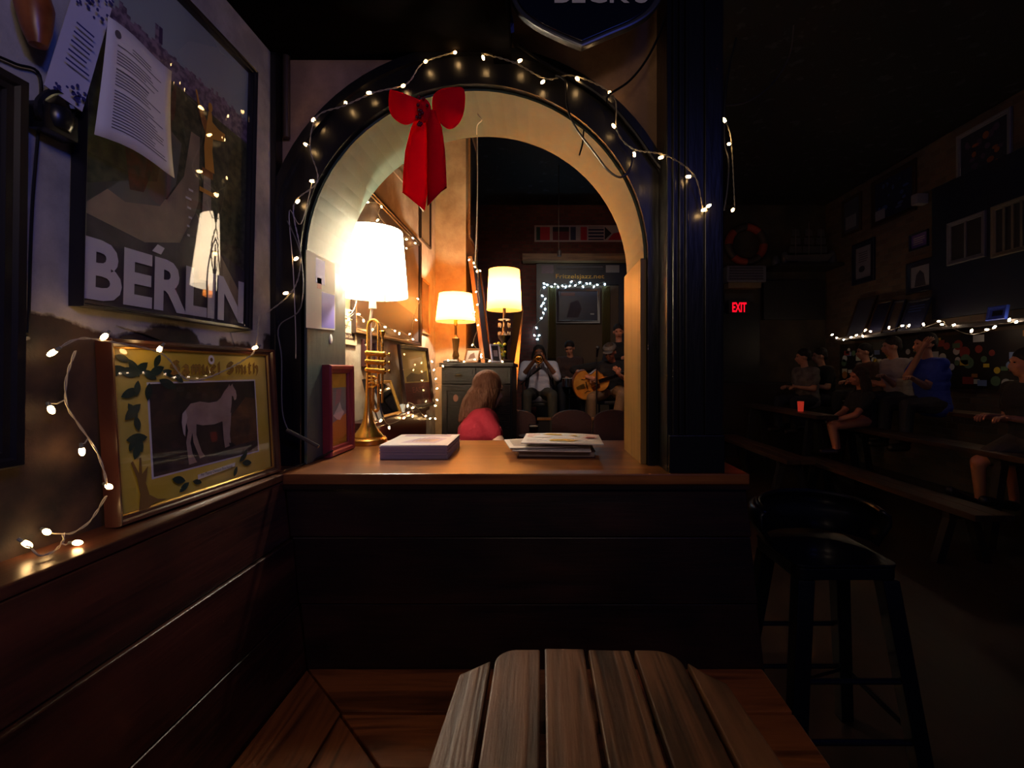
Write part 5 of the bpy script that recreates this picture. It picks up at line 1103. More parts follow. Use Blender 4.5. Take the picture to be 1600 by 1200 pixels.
# guitarist
YG = 6.35
J = seated(P(956,612,YG), -PI/2-.25, 1.0, knee=.42, spread=.06, shin=.46); J['floor'] = STZ
J['head'] = P(953,551,YG-.12); J['neck'] = P(956,565,YG-.04); J['shR'] = P(930,573,YG-.03); J['shL'] = P(974,571,YG+.0)
J['elR'] = P(896,578,YG-.20); J['wrR'] = P(920,590,YG-.42); J['elL'] = P(984,596,YG-.15); J['wrL'] = P(968,586,YG-.36); J['handL'] = J['wrL']+Vector((-.03,-.03,.05)); J['curlL'] = Vector((-.6,.4,.5)); J['handR'] = J['wrR']+Vector((.06,0,-.02)); J['curlR'] = Vector((.2,.9,0))
J['knR'] = P(925,622,YG-.42); J['knL'] = P(972,616,YG-.45)
for S_ in 'LR': J['an'+S_] = Vector((J['kn'+S_].x-(.10 if S_=='L' else 0), J['kn'+S_].y+.08, STZ+.09)); J['toe'+S_] = Vector((J['an'+S_].x-.02, J['an'+S_].y-.14, STZ+.045))
person('person in a grey flat cap and black jacket playing an orange guitar on the stage', clean(J), 1.0, 'skin_ruddy', FAB('black_jacket', (26,24,28)), 'rolled', FAB('tan_trousers', (130,104,78)), (60,48,42), 'short', look=(-.35,-.8,-.5), hat='cap')
# guitar: local x along the neck, y up, z out of the top
gu = Vector((.93,.12,.30)).normalized(); gv = Vector((-.28,-.25,.95)); gn0 = P(924,599,YG-.36)
gt = empty('guitar', None, 'orange archtop guitar with cutaway played by the person in the flat cap', 'guitar', mat=basis(gn0, gu, gv))
out = []
for i in range(48):
    a = 2*PI*i/48; x = .25*math.cos(a); t = math.cos(a)
    hw = (.200 if t < -.1 else .150+.0*t)*(1-.0*t); 
    k = t
    wv = .205*math.sqrt(max(0,1-((x+.085)/.165)**2)) if x < .0 else 0
    wu = .150*math.sqrt(max(0,1-((x-.125)/.13)**2)) if x > .0 else 0
    out.append((x, max(wv, wu, .118 if -.02 < x < .06 else 0)*(1 if math.sin(a) >= 0 else -1)*(1 if abs(math.sin(a)) > .01 else 0)))
for i, (x, y) in enumerate(out):
    if x > .13 and y > 0: out[i] = (x if x < .16 else .16+(x-.16)*.3, y*.62)     # cutaway
OR = M('guitar_top', (226,142,50), .22, coat=.5, c2=(244,172,78), scale=7)
MB().prism(out, -.075, 0).build('body', M('guitar_side', (150,76,26), .3, coat=.4), gt, bevel=.006, smooth=True, shade_angle=30)
MB().prism([(x*.965, y*.95) for x, y in out], .0002, .008).build('top', OR, gt, bevel=.004)
MB().box((.10,-.024,.012),(.30,.024,.026)).box((.30,-.021,.004),(.62,.021,.026)).build('neck', M('ebony', (36,26,24), .3), gt, bevel=.003)
MB().prism([(.62,-.025),(.66,-.04),(.76,-.035),(.78,0),(.76,.035),(.66,.04),(.62,.025)],.0,.018).build('headstock', M('ebony', (36,26,24)), gt)
for sy in (-1,1):
    MB().tube([(-.03,sy*.088,.009),(-.045,sy*.095,.010),(-.06,sy*.085,.010),(-.09,sy*.080,.010),(-.105,sy*.095,.010),(-.12,sy*.088,.009)], .004, 6).build('sound_hole', M('ebony', (36,26,24)), gt)
MB().box((-.075,-.05,.010),(-.065,.05,.026)).build('bridge', M('ebony', (36,26,24)), gt, bevel=.002); MB().prism([(-.2,-.02),(-.21,.02),(-.10,.035),(-.10,-.035)],.010,.014).build('tailpiece', GOLD, gt)
MB().prism([(-.02,-.05),(.10,-.03),(.10,-.08),(.0,-.11)],.014,.018).build('pickguard', M('tortoise', (90,44,24), .2), gt, bevel=.002); MB().box((.045,-.035,.009),(.075,.035,.024)).build('pickup', CHROME, gt, bevel=.003)
mb = MB()
for k in range(6): mb.tube([(-.15,(k-2.5)*.009,.018),(-.07,(k-2.5)*.010,.028),(.62,(k-2.5)*.0065,.030)], .0012, 4)
mb.build('strings', CHROME, gt)['kind'] = 'stuff'
# standing bassist
J = {'floor': STZ}; YS = 7.2; b_ = P(968,600,YS)
J['pel'] = b_; J['head'] = P(966,519,YS); J['neck'] = P(967,534,YS); J['shR'] = P(952,541,YS); J['shL'] = P(984,541,YS); J['hipR'] = b_+Vector((-.09,0,0)); J['hipL'] = b_+Vector((.09,0,0))
for S_, sx in (('R',-1),('L',1)): J['kn'+S_] = b_+Vector((sx*.10,-.03,-.36)); J['an'+S_] = Vector((b_.x+sx*.12, YS, STZ+.10)); J['toe'+S_] = Vector((b_.x+sx*.13, YS-.15, STZ+.045))
J['elR'] = P(945,565,YS-.1); J['wrR'] = P(962,572,YS-.3); J['elL'] = P(995,562,YS-.1); J['wrL'] = P(980,558,YS-.3)
person('person in dark clothes standing at the right behind the guitarist', J, .97, 'skin_ruddy', FAB('black_jacket', (26,24,28)), 'long', FAB('dark_jeans', (30,32,44)), (34,24,22), 'short', look=(-.1,-1,-.1))
# snare drum, hi-hat, mic stands
dr = empty('snare_drum', (P(890,598,6.75).x,6.75,STZ), 'small shiny drum on a stand between the trumpeter and the guitarist', 'drum')
hz = P(890,598,6.75).z-STZ
MB().cyl((0,0,hz-.06),(0,0,hz+.06),.105,None,28).build('shell', CHROME, dr, smooth=True, shade_angle=40); MB().cyl((0,0,hz+.061),(0,0,hz+.066),.110,None,28).build('drumhead', M('drumhead', (220,214,200), .4), dr)
for k in range(8): a = 2*PI*k/8; MB().box((.105*math.cos(a)-.005,.105*math.sin(a)-.005,hz-.05),(.105*math.cos(a)+.005,.105*math.sin(a)+.005,hz+.05)).build('lug', CHROME, dr)
for k in range(3): a = 2*PI*k/3+.5; MB().tube([(0,0,hz-.09),(0,0,.25),(.22*math.cos(a),.22*math.sin(a),.008)], .009, 8).build('leg', CHROME, dr, smooth=True)
def mic_stand(label, x, y, top, boom=None):
    e = empty('microphone_stand', (x,y,STZ), label, 'microphone stand'); m = M('black_metal_frame', (22,20,22))
    MB().cyl((0,0,.16),(0,0,top-STZ),.009,None,10).build('pole', m, e, smooth=True)
    for k in range(3): a = 2*PI*k/3+.3; MB().tube([(0,0,.2),(.26*math.cos(a),.26*math.sin(a),.009)], .007, 8).build('leg', m, e, smooth=True)
    t = Vector((0,0,top-STZ)); b = (boom-Vector((x,y,STZ))) if boom is not None else t+Vector((0,-.02,.02))
    if boom is not None: MB().tube([t+(t-b)*.2, b], .008, 8).build('boom', m, e, smooth=True)
    dd = (b-t).normalized(); MB().cyl(b, b+dd*.13, .012, .018, 12).sphere(b+dd*.15, .025).build('microphone', M('dark_microphone', (50,50,54), .35), e, smooth=True)
    return e
q = P(817,604,5.95); mic_stand('black microphone stand with boom aimed at the trumpet', q.x, 5.95, P(818,598,5.95).z, P(833,578,5.82)+Vector((0,0,-.05)))
q = P(932,600,5.85); mic_stand('straight black microphone stand in front of the guitar', q.x, 5.85, P(932,560,5.85).z)
for x, label, n_ in ((845,'black chair under the trumpeter on the stage',0),(892,'black stool-height chair under the seated person behind the drum',1),(956,'black chair under the guitarist on the stage',2)):
    yv = (6.4,7.25,6.35)[n_]; zz = P(x,(615,604,612)[n_],yv).z-.12-STZ; chair(label, P(x,600,yv).x, yv+.02, PI, STZ, zz, zz+.3, M('black_seat', (24,22,24), .5))
# chairs in front of the stage
for px, Yc, lab in ((808,4.7,'maroon chair back with a glint on top left of the glass, before the stage'),(893,4.5,'maroon chair back in the middle before the stage'),(958,4.5,'maroon chair back nearest the right jamb before the stage')):
    q = P(px,640,Yc); chair(lab, q.x, Yc+.2, 0, 0, .52, q.z, None, 'maroon chairs before the stage', .39)
pt = empty('pub_table', (P(834,0,3.7).x,3.72,0), 'small round dark table with a beer glass below the arch', 'table')
tz = P(834,682,3.66).z
MB().lathe([(0,tz-.03),(.125,tz-.03),(.13,tz-.015),(.125,tz),(0,tz)],(0,0,0),32).build('tabletop', DM, pt, smooth=True); MB().cyl((0,0,.03),(0,0,tz-.03),.03,None,12).build('column', M('black_metal_frame', (22,20,22)), pt, smooth=True); MB().lathe([(0,.001),(.12,.001),(.12,.015),(.03,.035),(0,.035)],(0,0,0),24).build('foot', M('black_metal_frame', (22,20,22)), pt, smooth=True)
gl = empty('beer_glass', (pt.location.x,3.62,tz+.001), 'glass of dark amber beer on the small round table', 'glass')
MB().lathe([(0,0),(.030,0),(.038,.10),(.036,.10),(.028,.006),(0,.006)],(0,0,0),20).build('tumbler', M('clear_glass', (235,235,235), .05, trans=1), gl, smooth=True)
MB().lathe([(0,.008),(.027,.008),(.033,.078),(0,.078)],(0,0,0),20).build('beer', M('beer', (120,54,20), .2), gl, smooth=True); MB().lathe([(0,.079),(.0335,.079),(.0345,.088),(0,.09)],(0,0,0),20).build('foam', M('foam', (226,214,196), .8), gl, smooth=True)
for px, lab in ((850,'dark post with small tan wooden top before the seated trumpeter'),(934,'dark post with small tan wooden top by the straight microphone stand')):
    q = P(px,652,5.72); o = empty('wooden_block', (q.x,5.68,0), lab, 'block'); MB().box((-.07,-.04,.001),(.07,.04,q.z-.03)).build('post', MATS['dark_paint'], o, bevel=.004); MB().box((-.085,-.05,q.z-.029),(.085,.05,q.z)).build('top', TANF, o, bevel=.004)
# ---------------------------------------------------------------- back wall behind the band
def BW(px, py, y=YB): return P(px, py, y)
struct(MB().box((BW(840,0).x,YB+.03,STZ),(BW(982,0).x,YB+.09,3.0)).build('door_1', M('dim_alcove', (84,70,56), .8)))
fr_m = M('black_green_paint', (9,13,15), .4)
mb = MB(); xa, xb, xc, xd = BW(838,0).x, BW(856,0).x, BW(966,0).x, BW(986,0).x; zt2 = BW(0,412).z
mb.box((xa,YB-.05,STZ),(xb,YB-.001,zt2)).box((xc,YB-.05,STZ),(xd,YB-.001,zt2)).box((xb,YB-.05,BW(0,446).z),(xc,YB-.001,zt2))
struct(mb.build('trim_9', fr_m, bevel=.004))
struct(MB().box((xb,YB-.012,STZ),(xc,YB-.001,BW(0,446).z)).build('wall_alcove', M('dim_alcove', (84,70,56))))
o = MB().box((BW(817,0).x,YB-.22,BW(0,412).z+.001),(BW(984,0).x,YB-.001,BW(0,401).z)).build('header_shelf', WOOD('shelf_pale', (110,80,50), (170,128,84), 0, .5)); tag(o, 'long pale wooden shelf above the dark doorway behind the band', 'shelf')
# flag banner
fb = basis(BW(835,378,YB-.02), (1,0,0), (0,0,1)); e = empty('flag_banner', None, 'long narrow banner printed with a row of small national flags above the shelf', 'banner', mat=fb)
fw_, fh_ = (BW(985,0).x-BW(835,0).x), .285
a = Art(fw_, fh_, M('banner_white', (190,180,180), .7), .0012); gr, rd, bk_, bl2, wh2 = M('flag_green', (30,70,54)), M('flag_red', (190,30,50)), M('flag_black', (24,22,26)), M('flag_blue', (40,44,80)), M('banner_white', (190,180,180))
a.rect(.02,.1,.06,.9,gr); a.rect(.06,.1,.16,.9,rd); a.rect(.19,.62,.36,.9,bk_); a.rect(.19,.1,.36,.62,M('flag_dull_red', (120,40,50))); a.rect(.375,.1,.43,.9,bl2); a.rect(.48,.1,.545,.9,rd)
a.rect(.56,.1,.72,.9,bl2)
for k in range(4): a.rect(.56 if k < 2 else .56,.18+.2*k,.72,.26+.2*k,wh2)
a.poly([(.73,.1),(.73,.9),(.80,.5)],bk_); a.poly([(.76,.1),(.90,.1),(.90,.6),(.82,.5)],rd); a.rect(.92,.5,.99,.9,bk_); a.rect(.92,.1,.99,.5,rd)
a.build('print', e)
# shop banner
e = empty('name_banner', None, 'black banner with pale bars and gold web address over the doorway behind the band', 'banner', mat=basis(BW(845,444,YB-.055), (1,0,0), (0,0,1)))
fw_ = BW(968,0).x-BW(845,0).x; a = Art(fw_, .33, fr_m, .0012); gy = M('banner_grey', (90,90,96)); 
a.rect(.01,.55,.16,.98,M('banner_pinkgrey', (120,104,112))); a.rect(.82,.6,.99,.98,M('banner_palegrey', (130,132,136))); a.rect(.20,.86,.78,.92,gy); a.rect(.20,.76,.78,.80,M('banner_dim', (56,56,62)))
a.text('Fritzelsjazz.net', .19,.22,.80,.52,M('gold_lettering', (190,140,50), .5),.01); a.build('print', e)
fairy('cool white fairy lights across the top of the doorway behind the band', [P(x,y,YB-.11) for x, y in [(850,443),(855,445),(862,448),(867,444),(872,448),(879,447),(884,448),(890,447),(893,440),(899,446),(906,441),(911,448),(917,443),(922,443),(928,448),(933,445),(945,444)]], 'cool white fairy lights', False, r=.012, wr=.003)
fairy('cool white fairy lights down the left side of the doorway behind the band', [P(x,y,YB-.08) for x, y in [(850,449),(847,462),(852,467),(849,474),(846,478),(852,483),(849,489),(846,497),(838,512),(835,524),(842,524),(840,530)]], 'cool white fairy lights', False, r=.012, wr=.003)
picture('dark_painting', 'large dim dark painting hanging in the alcove behind the band', BW(868,506,YB-.016), (1,0,0), (0,0,1), BW(938,0).x-BW(868,0).x, (506-450)*YB/720, .06, .03, DK, (M('print_night_blue', (24,22,40), .4), lambda a: (a.rect(.06,.84,.42,.95,M('print_dull_orange', (96,50,36))), a.poly([(.2,.1),(.3,.6),(.5,.7),(.6,.4),(.5,.1)], M('print_wine_dark', (50,24,36))), a.rect(.82,.2,.92,.24,M('print_pale', (206,200,186))))), 'picture')
def curtain(label, x0, x1, ya, yb_):
    n = 24; y0 = YB-.075; vs_ = []
    for z in (BW(0,yb_).z, BW(0,ya).z):
        for i in range(n+1): vs_.append((BW(x0,0).x+(BW(x1,0).x-BW(x0,0).x)*i/n, y0+.018*math.sin(i*1.6), z))
    o = MB().add(vs_, [(i,i+1,i+n+2,i+n+1) for i in range(n)]).build('curtain', M('olive_curtain', (84,74,34), .9), smooth=True); md = o.modifiers.new('t','SOLIDIFY'); md.thickness = .006
    tag(o, label, 'curtain')
curtain('dim olive curtain at the left side of the doorway behind the band', 856, 868, 449, 560); curtain('dim olive curtain at the right side of the doorway behind the band', 940, 952, 449, 545)
o = MB().tube([P(873,200,6.4),P(873,390,6.4)], .006, 6).lathe([(0,-.09),(.028,-.09),(.03,-.02),(.012,0),(0,0)],tuple(P(874,390,6.4)),12).build('pendulum', M('dim_wire', (70,60,56), .5), smooth=True); tag(o, 'thin cord with a small weight hanging in front of the flag banner', 'cord')
cable('long_rod', 'thin bright cord hanging from the crown of the arch down past the leaning frame', [Vector((P(746,0,3.6).x,3.6,4.249)), P(746,210,3.6), P(746,300,3.6), P(743,400,3.6), P(741,412,3.6)], .004, M('pale_pole', (235,225,205)))

# ---------------------------------------------------------------- right room
def RR(px, py, X=XR-.004): Y = X*720/(px-845); return Vector((X, Y, EYE-(py-580)*Y/720))
def right_pic(label, pf_, pn_, yt, yb, fm, base, art=None, fw=.05, X=XR-.004, d=.03, lean_=0, cat='picture', name='wall_picture', zb=None):
    a = RR(pf_, yb, X); b = RR(pn_, yb, X); h_ = (yb-yt)*a.y/720
    if zb is not None: a.z = zb
    return picture(name, label, Vector((a.x, a.y, a.z)), (0,-1,0), (lean_,0,1), a.y-b.y, h_, fw, d, fm, (base, art), cat)
slv = M('silver_frame', (150,150,160), .35, .6); nvf = M('navy_frame', (22,24,48), .4); brf = M('brown_frame', (52,36,30), .4)
def blot(m1, m2, k=14, seed=1):
    def f(a):
        rr_ = random.Random(seed)
        for i in range(k): a.ell(rr_.uniform(.12,.88), rr_.uniform(.12,.88), rr_.uniform(.03,.09), rr_.uniform(.03,.08), m1 if i % 3 else m2, 8)
    return f
nb = M('print_night_city', (30,34,70)); nb2 = M('print_blue_dot', (60,84,150)); og = M('print_orange_dot', (150,90,50)); lg = M('print_light_grey', (130,128,140)); pu = M('print_purple', (96,80,150))
right_pic('silver framed group photograph highest on the right wall', 1497, 1583, 214, 300, slv, M('print_night', (40,40,60)), blot(M('print_plum', (80,60,90)), og, 26, 3))
right_pic('dark wood framed blue picture on the right wall left of the silver framed one', 1363, 1433, 286, 358, brf, nb, lambda a: (blot(nb2, M('print_night', (40,40,60)), 20, 5)(a), a.rect(.02,.02,.3,.28,lg)), .07)
right_pic('dim narrow framed picture at the far end of the right wall', 1317, 1347, 315, 372, brf, M('print_grey_blue', (70,72,92)), lambda a: a.rect(.1,.1,.8,.5,lg))
right_pic('small purple card on the right wall above the small square portrait', 1423, 1452, 368, 393, nvf, pu, lambda a: a.lines(.15,.2,.85,.8,4,M('print_pale', (206,200,186)),.3), .02)  # print base is one even purple
right_pic('small square navy framed portrait on the right wall', 1418, 1461, 413, 461, nvf, lg, lambda a: a.poly([(.2,.05),(.3,.6),(.5,.8),(.7,.6),(.8,.05)], M('print_night', (40,40,60))), .07)
right_pic('navy framed document with pale paper far along the right wall', 1333, 1368, 384, 447, nvf, lg, lambda a: (a.lines(.2,.5,.8,.85,5,M('print_night', (40,40,60)),.3), a.ell(.4,.3,.2,.1,M('print_night', (40,40,60)))), .08)
o = MB().box((XR-.16,RR(1452,310).y-.0,RR(1442,322).z),(XR-.01,RR(1442,310).y,RR(1442,306).z)).build('wall_speaker', M('pale_plastic', (130,126,140), .5), bevel=.01); tag(o, 'small pale box mounted on the right wall beside the blue picture', 'box')
# navy panelled alcove with two shutters
struct(MB().box((XR-.05,RR(1640,0,XR-.05).y,RR(1456,500,XR-.05).z),(XR-.001,RR(1456,0,XR-.05).y,RR(1456,296,XR-.05).z)).build('trim_10', M('navy_panel', (14,16,42), .5)))
def shutter(label, p0, p1, yt, yb, fm, ns):
    X = XR-.052; a = RR(p0, yb, X); b = RR(p1, yb, X); h_ = (yb-yt)*a.y/720; wd = a.y-b.y
    e = empty('window_shutter', None, label, 'shutter', mat=basis(a, (0,-1,0), (0,0,1)))
    mould(wd, h_, .05, .03).build('frame', fm, e); MB().box((.03,.03,.001),(wd-.03,h_-.03,.008)).build('panel', M('shutter_dark', (40,36,40), .6), e)
    for k in range(1, ns): x = .05+(wd-.1)*k/ns; MB().box((x-.012,.045,.0085),(x+.012,h_-.045,.022)).build('slat', fm, e)
shutter('pale framed shutter with two dark panels on the right wall', 1482, 1542, 350, 416, M('pale_frame', (110,108,116), .5), 2)
shutter('cream framed shutter with several vertical slats at the right edge', 1551, 1622, 324, 404, M('cream_frame', (106,98,84), .5), 4)
# shelf along the right wall with standing frames
SXR = 4.62; shz = RR(1470,508,SXR).z-.02
o = MB().box((SXR-.02,3.6,shz-.04),(XR-.001,7.2,shz)).build('wall_shelf', M('dark_shelf', (34,26,24), .5), bevel=.004); tag(o, 'long dark shelf along the right wall carrying a row of standing frames', 'shelf')
for lab, a_, b_, h_, m_, f_ in (('leftmost grey-blue standing frame on the long right shelf',1321,1350,.62,M('print_grey_blue', (70,72,92)),brf),('dim blue standing frame second from left on the long right shelf',1353,1379,.50,nb,brf),('small brownish standing frame between two blue ones on the right shelf',1381,1400,.46,M('print_umber_dim', (70,58,56)),nvf),('blue standing frame with pale lines rightmost of the row on the long right shelf',1404,1441,.42,nb,nvf)):
    a = RR(a_, 0, SXR+.06); b = RR(b_, 0, SXR+.06)
    picture('standing_frame', lab, Vector((SXR+.06, a.y, shz+.001)), (0,-1,0), (.35,0,1), a.y-b.y-.01, h_, .03, .02, f_, (m_, (lambda a: a.lines(.1,.6,.9,.9,3,nb2,.3)) if a_ == 1404 else None), 'picture')
right_pic('bright blue edged small frame on the shelf near the right edge', 1543, 1574, 475, 497, M('bright_blue_frame', (60,90,220), .4), M('print_night', (40,40,60)), None, .045, X=SXR, lean_=.2, name='standing_frame', zb=shz+.002)
fairy('row of small warm fairy lights along the shelf on the right wall', [RR(x,y,SXR-.04) for x, y in [(1300,523),(1307,528),(1318,531),(1330,527),(1338,524),(1348,525),(1352,516),(1360,518),(1389,512),(1410,509),(1420,509),(1443,507),(1467,502),(1472,507),(1490,508),(1518,517),(1542,515),(1554,511),(1577,500),(1588,503)]], None, 'far', r=.011, wr=.003)
# sticker covered board under the shelf
st = empty('sticker_board', (XR-.03,5.3,shz-.7), 'dark board under the right shelf plastered with round and square stickers', 'board')
MB().box((0,-2.2,0),(.028,2.2,.62)).build('panel', M('dark_shelf', (34,26,24)), st)
scs = [M('stk_%d'%i, c, .5) for i, c in enumerate([(200,200,200),(220,190,60),(150,60,50),(120,140,190),(90,120,90),(210,210,190),(180,120,60)])]
for k in range(150):
    y = R.uniform(-2.1,2.1); z = R.uniform(.05,.58); m_ = R.choice(scs); rd = R.uniform(.03,.07)
    if R.random() < .6: mb = MB().prism([(rd*math.cos(2*PI*i/12), rd*math.sin(2*PI*i/12)) for i in range(12)], 0, .002)
    else: mb = MB().box((-rd,-rd*.6,0),(rd,rd*.6,.002))
    o = mb.build('sticker', m_, st); o.matrix_local = basis(Vector((-.0005-.0021*(k%5),y,z)), (0,-1,0), (0,0,1))
# AC box, life ring, exit sign on the back wall
ac = empty('air_conditioner', P(1162,430,YB-.12), 'grey air conditioning unit over the exit sign on the back wall', 'air conditioner'); 
w2 = (1190-1128)/2*(YB-.3)/720; h2 = 13*(YB-.3)/720
MB().box((-w2,-.12,-h2),(w2,.11,h2)).build('casing', M('ac_grey', (104,106,120), .5), ac, bevel=.02)
for k in range(5): MB().box((-w2+.04,-.132,-h2+.04+k*.045),(w2-.06,-.121,-h2+.06+k*.045)).build('vent_slat', M('ac_dark', (60,60,70), .5), ac)
o = MB().box((BW(1131,0).x,YB-.2,BW(0,453).z),(BW(1181,0).x,YB-.001,BW(0,441).z)).build('cardboard_box', M('beige_card', (120,106,84), .7), bevel=.006); tag(o, 'flat beige box between the air conditioner and the exit sign', 'box')
lr = empty('life_ring', P(1166,382,YB-.07), 'faded orange and white life ring hanging on the back wall', 'life ring')
rr_ = 27*YB/720
for k in range(8): MB().tube([((rr_)*math.cos(PI/4*k+PI/4*j/8), 0, rr_*math.sin(PI/4*k+PI/4*j/8)) for j in range(9)], .065, 12).build('segment', M('ring_orange', (150,62,44), .6) if k % 2 else M('ring_dull', (56,48,46), .6), lr, smooth=True)
ex = empty('exit_sign', P(1154,480,YB-.06), 'small red illuminated EXIT sign on the back wall', 'sign'); k_ = YB/720
MB().box((-16*k_,-.03,-10*k_),(16*k_,.058,11*k_)).build('housing', M('exit_housing', (50,48,44), .5), ex, bevel=.006)
v, f, asp = text_geo('EXIT', .03); MB().add([((-11+22*p[0])*k_, -.034, (-8+15*p[1])*k_) for p in v], f).build('lettering', M('exit_red', (255,20,40), .5, emit=1.1, ecol=(255,12,40)), ex)
o = MB().box((BW(1131,0).x,YB-.03,BW(0,472).z),(BW(1176,0).x,YB-.001,BW(0,459).z)).build('door_plate', M('dim_plate', (58,58,54), .6)); tag(o, 'dim pale strip directly above the exit sign', 'plate')
struct(MB().box((BW(1120,0).x,YB-.02,.001),(BW(1186,0).x,YB-.001,BW(0,474).z)).build('door_2', M('black_door', (14,15,18), .45)))
# shelf with model ship at the back right
o = MB().box((BW(1195,0).x,YB-.5,P(0,412,YB-.4).z-.05),(XR-.003,YB-.001,P(0,412,YB-.4).z)).build('corner_shelf', M('dark_shelf', (34,26,24)), bevel=.004); tag(o, 'high dark corner shelf at the back right with a model ship', 'shelf')
mz_ = P(0,412,YB-.4).z+.001; ms = empty('model_ship', (P(1262,0,YB-.3).x,YB-.3,mz_), 'model sailing ship with masts on the high corner shelf', 'model ship')
SG = M('ship_grey', (90,86,84), .7)
hull = [(-.40,.16),(-.34,.05),(.30,.05),(.42,.2),(.30,.17),(-.30,.15)]
MB().prism(hull, -.06, .06, mat=Matrix.Rotation(PI/2,4,'X')).box((-.2,-.05,0),(.2,.05,.05)).build('hull', SG, ms, bevel=.01)
for x, hh in ((-.2,.6),(.02,.72),(.22,.6)):
    m_ = MB().cyl((x,0,.15),(x,0,hh),.01,.006,8).build('mast', SG, ms)
    for q in range(3): MB().box((x-.10+.02*q,-.004,.2+q*.14),(x+.10-.02*q,.004,.2+q*.14+.11)).build('sail', M('sail_dim', (64,62,66), .8), m_)
for k, (px, hh) in enumerate(((1212,.16),(1226,.22),(1300,.24),(1318,.3))):
    o = MB().lathe([(0,0),(.06,0),(.07,hh*.4),(.05,hh*.8),(.03,hh),(0,hh)],(0,0,0),14).build('vase', M('dim_vase', (80,78,84), .4), smooth=True); o.location = (P(px,0,YB-.25).x,YB-.25,mz_); tag(o, ['small dim vase at the left end of the high corner shelf','second dim vase on the high corner shelf left of the ship','dim vase directly right of the model ship','largest dim vase at the right end of the high corner shelf'][k], 'vase')
# back counter and clutter at the dark far right corner
o = MB().box((2.75,7.45,.001),(4.4,YB-.002,1.2)).build('back_counter', M('dark_shelf', (34,26,24)), bevel=.01); tag(o, 'dark counter against the back wall behind the audience', 'counter')
o = MB().box((BW(1190,0).x,YB-.08,BW(0,500).z),(BW(1285,0).x,YB-.001,BW(0,440).z)).build('dark_board', M('dim_board', (26,24,26), .5), bevel=.004); tag(o, 'wide dark notice board on the back wall above the counter', 'board')
# bleacher planks and supports
BWm = WOOD('bench_plank', (50,34,26), (100,72,52), 1, .5, coat=.1, grain=.6); MDK = M('bench_frame', (26,20,20), .6)
def bench(name, label, cat, x0, x1, y0, y1, z, group=None, th=.045):
    e = empty(name, ((x0+x1)/2, y0, 0), label, cat, group); xm = (x0+x1)/2; n = 2
    for k in range(n): xa = x0+(x1-x0)*k/n; MB().box((xa+.004-xm,0,z-th),(xa+(x1-x0)/n-.004-xm,y1-y0,z)).build('plank', BWm, e, bevel=.005)
    for t in (.12, .88):
        y = (y1-y0)*t; MB().box((x0+.03-xm,y-.03,z-th-.05),(x1-.03-xm,y+.03,z-th-.001)).build('crossbar', MDK, e)
        for sx in (-1,1): MB().hexa([(sx*(x1-x0)*.62-.03,y-.03,.001),(sx*(x1-x0)*.62+.03,y-.03,.001),(sx*(x1-x0)*.62+.03,y+.03,.001),(sx*(x1-x0)*.62-.03,y+.03,.001)],[(sx*(x1-x0)*.28-.03,y-.03,z-th-.051),(sx*(x1-x0)*.28+.03,y-.03,z-th-.051),(sx*(x1-x0)*.28+.03,y+.03,z-th-.051),(sx*(x1-x0)*.28-.03,y+.03,z-th-.051)]).build('leg', MDK, e)
    return e
bench('plank_bench', 'low long plank bench nearest the bar stool in the dark right room', 'bench', 2.92, 3.2, 3.1, 5.25, .42)
bench('plank_table', 'higher plank table edge where two people sit above the low bench', 'table', 3.55, 3.85, 3.3, 5.95, .75)
bench('plank_table', 'narrow plank table farther back left of the seated woman', 'table', 3.05, 3.3, 5.1, 7.0, .9)
bench('plank_bench', 'low dark bench in front of the farther plank table', 'bench', 2.45, 2.75, 4.6, 6.5, .5)
bench('plank_bench', 'upper rear bench under the audience against the right wall', 'bench', 4.25, 4.6, 3.6, 6.9, .965)
# audience
def sitter(label, px, py, X, yaw, shirt, pants, hair, hs, skin='skin_tan', s=.95, headpy=None, **k):
    Y = X*720/(px-845); hip = P(px, py, Y); J = seated(hip, yaw, s, lean_=k.pop('lean',.1), knee=.40, shin=.40)
    J.update(k.pop('Jx', lambda j, Y: {})(J, Y))
    return person(label, clean(J), s, skin, shirt, k.pop('sleeve','short'), pants, hair, hs, look=k.pop('look',(-.9,.35,0)), vox=.014, **k)
DJ = FAB('dark_jeans', (30,32,44))
def jx_front(J, Y):
    d = {}; d['head'] = P(1341,589,5.32)+Vector((-.0,0,0)); d['neck'] = P(1346,606,5.35)
    d['shL'] = P(1336,617,5.5); d['shR'] = P(1358,620,5.18)
    d['hipL'] = P(1345,655,5.5); d['hipR'] = P(1352,657,5.30); d['knL'] = P(1302,662,5.4); d['knR'] = P(1300,666,5.2); d['anL'] = P(1309,700,5.38); d['anR'] = P(1306,701,5.16)
    d['toeL'] = d['anL']+Vector((-.13,.04,-.04)); d['toeR'] = d['anR']+Vector((-.13,.04,-.04))
    d['elL'] = P(1318,643,5.5); d['wrL'] = P(1303,652,5.35); d['elR'] = P(1338,648,5.1); d['wrR'] = P(1308,656,5.18); return d
sitter('person with long dark hair in a dark top sitting hands on knees', 1348, 655, 3.72, PI, FAB('dark_top', (40,38,40)), None, (44,28,24), 'long', 'skin_ruddy', .93, Jx=jx_front, look=(-1,.15,-.05))
def jx_tee(J, Y): return {'elL': J['shL']+Vector((-.05,.10,-.26)), 'wrL': J['shL']+Vector((-.26,-.02,-.16)), 'elR': J['shR']+Vector((-.06,-.08,-.26)), 'wrR': J['shR']+Vector((-.28,.10,-.20))}
sitter('person in a white T-shirt with folded arms in the audience by the right wall', 1404, 622, 4.3, PI, FAB('white_tee', (150,146,152)), DJ, (36,26,24), 'short', Jx=jx_tee)
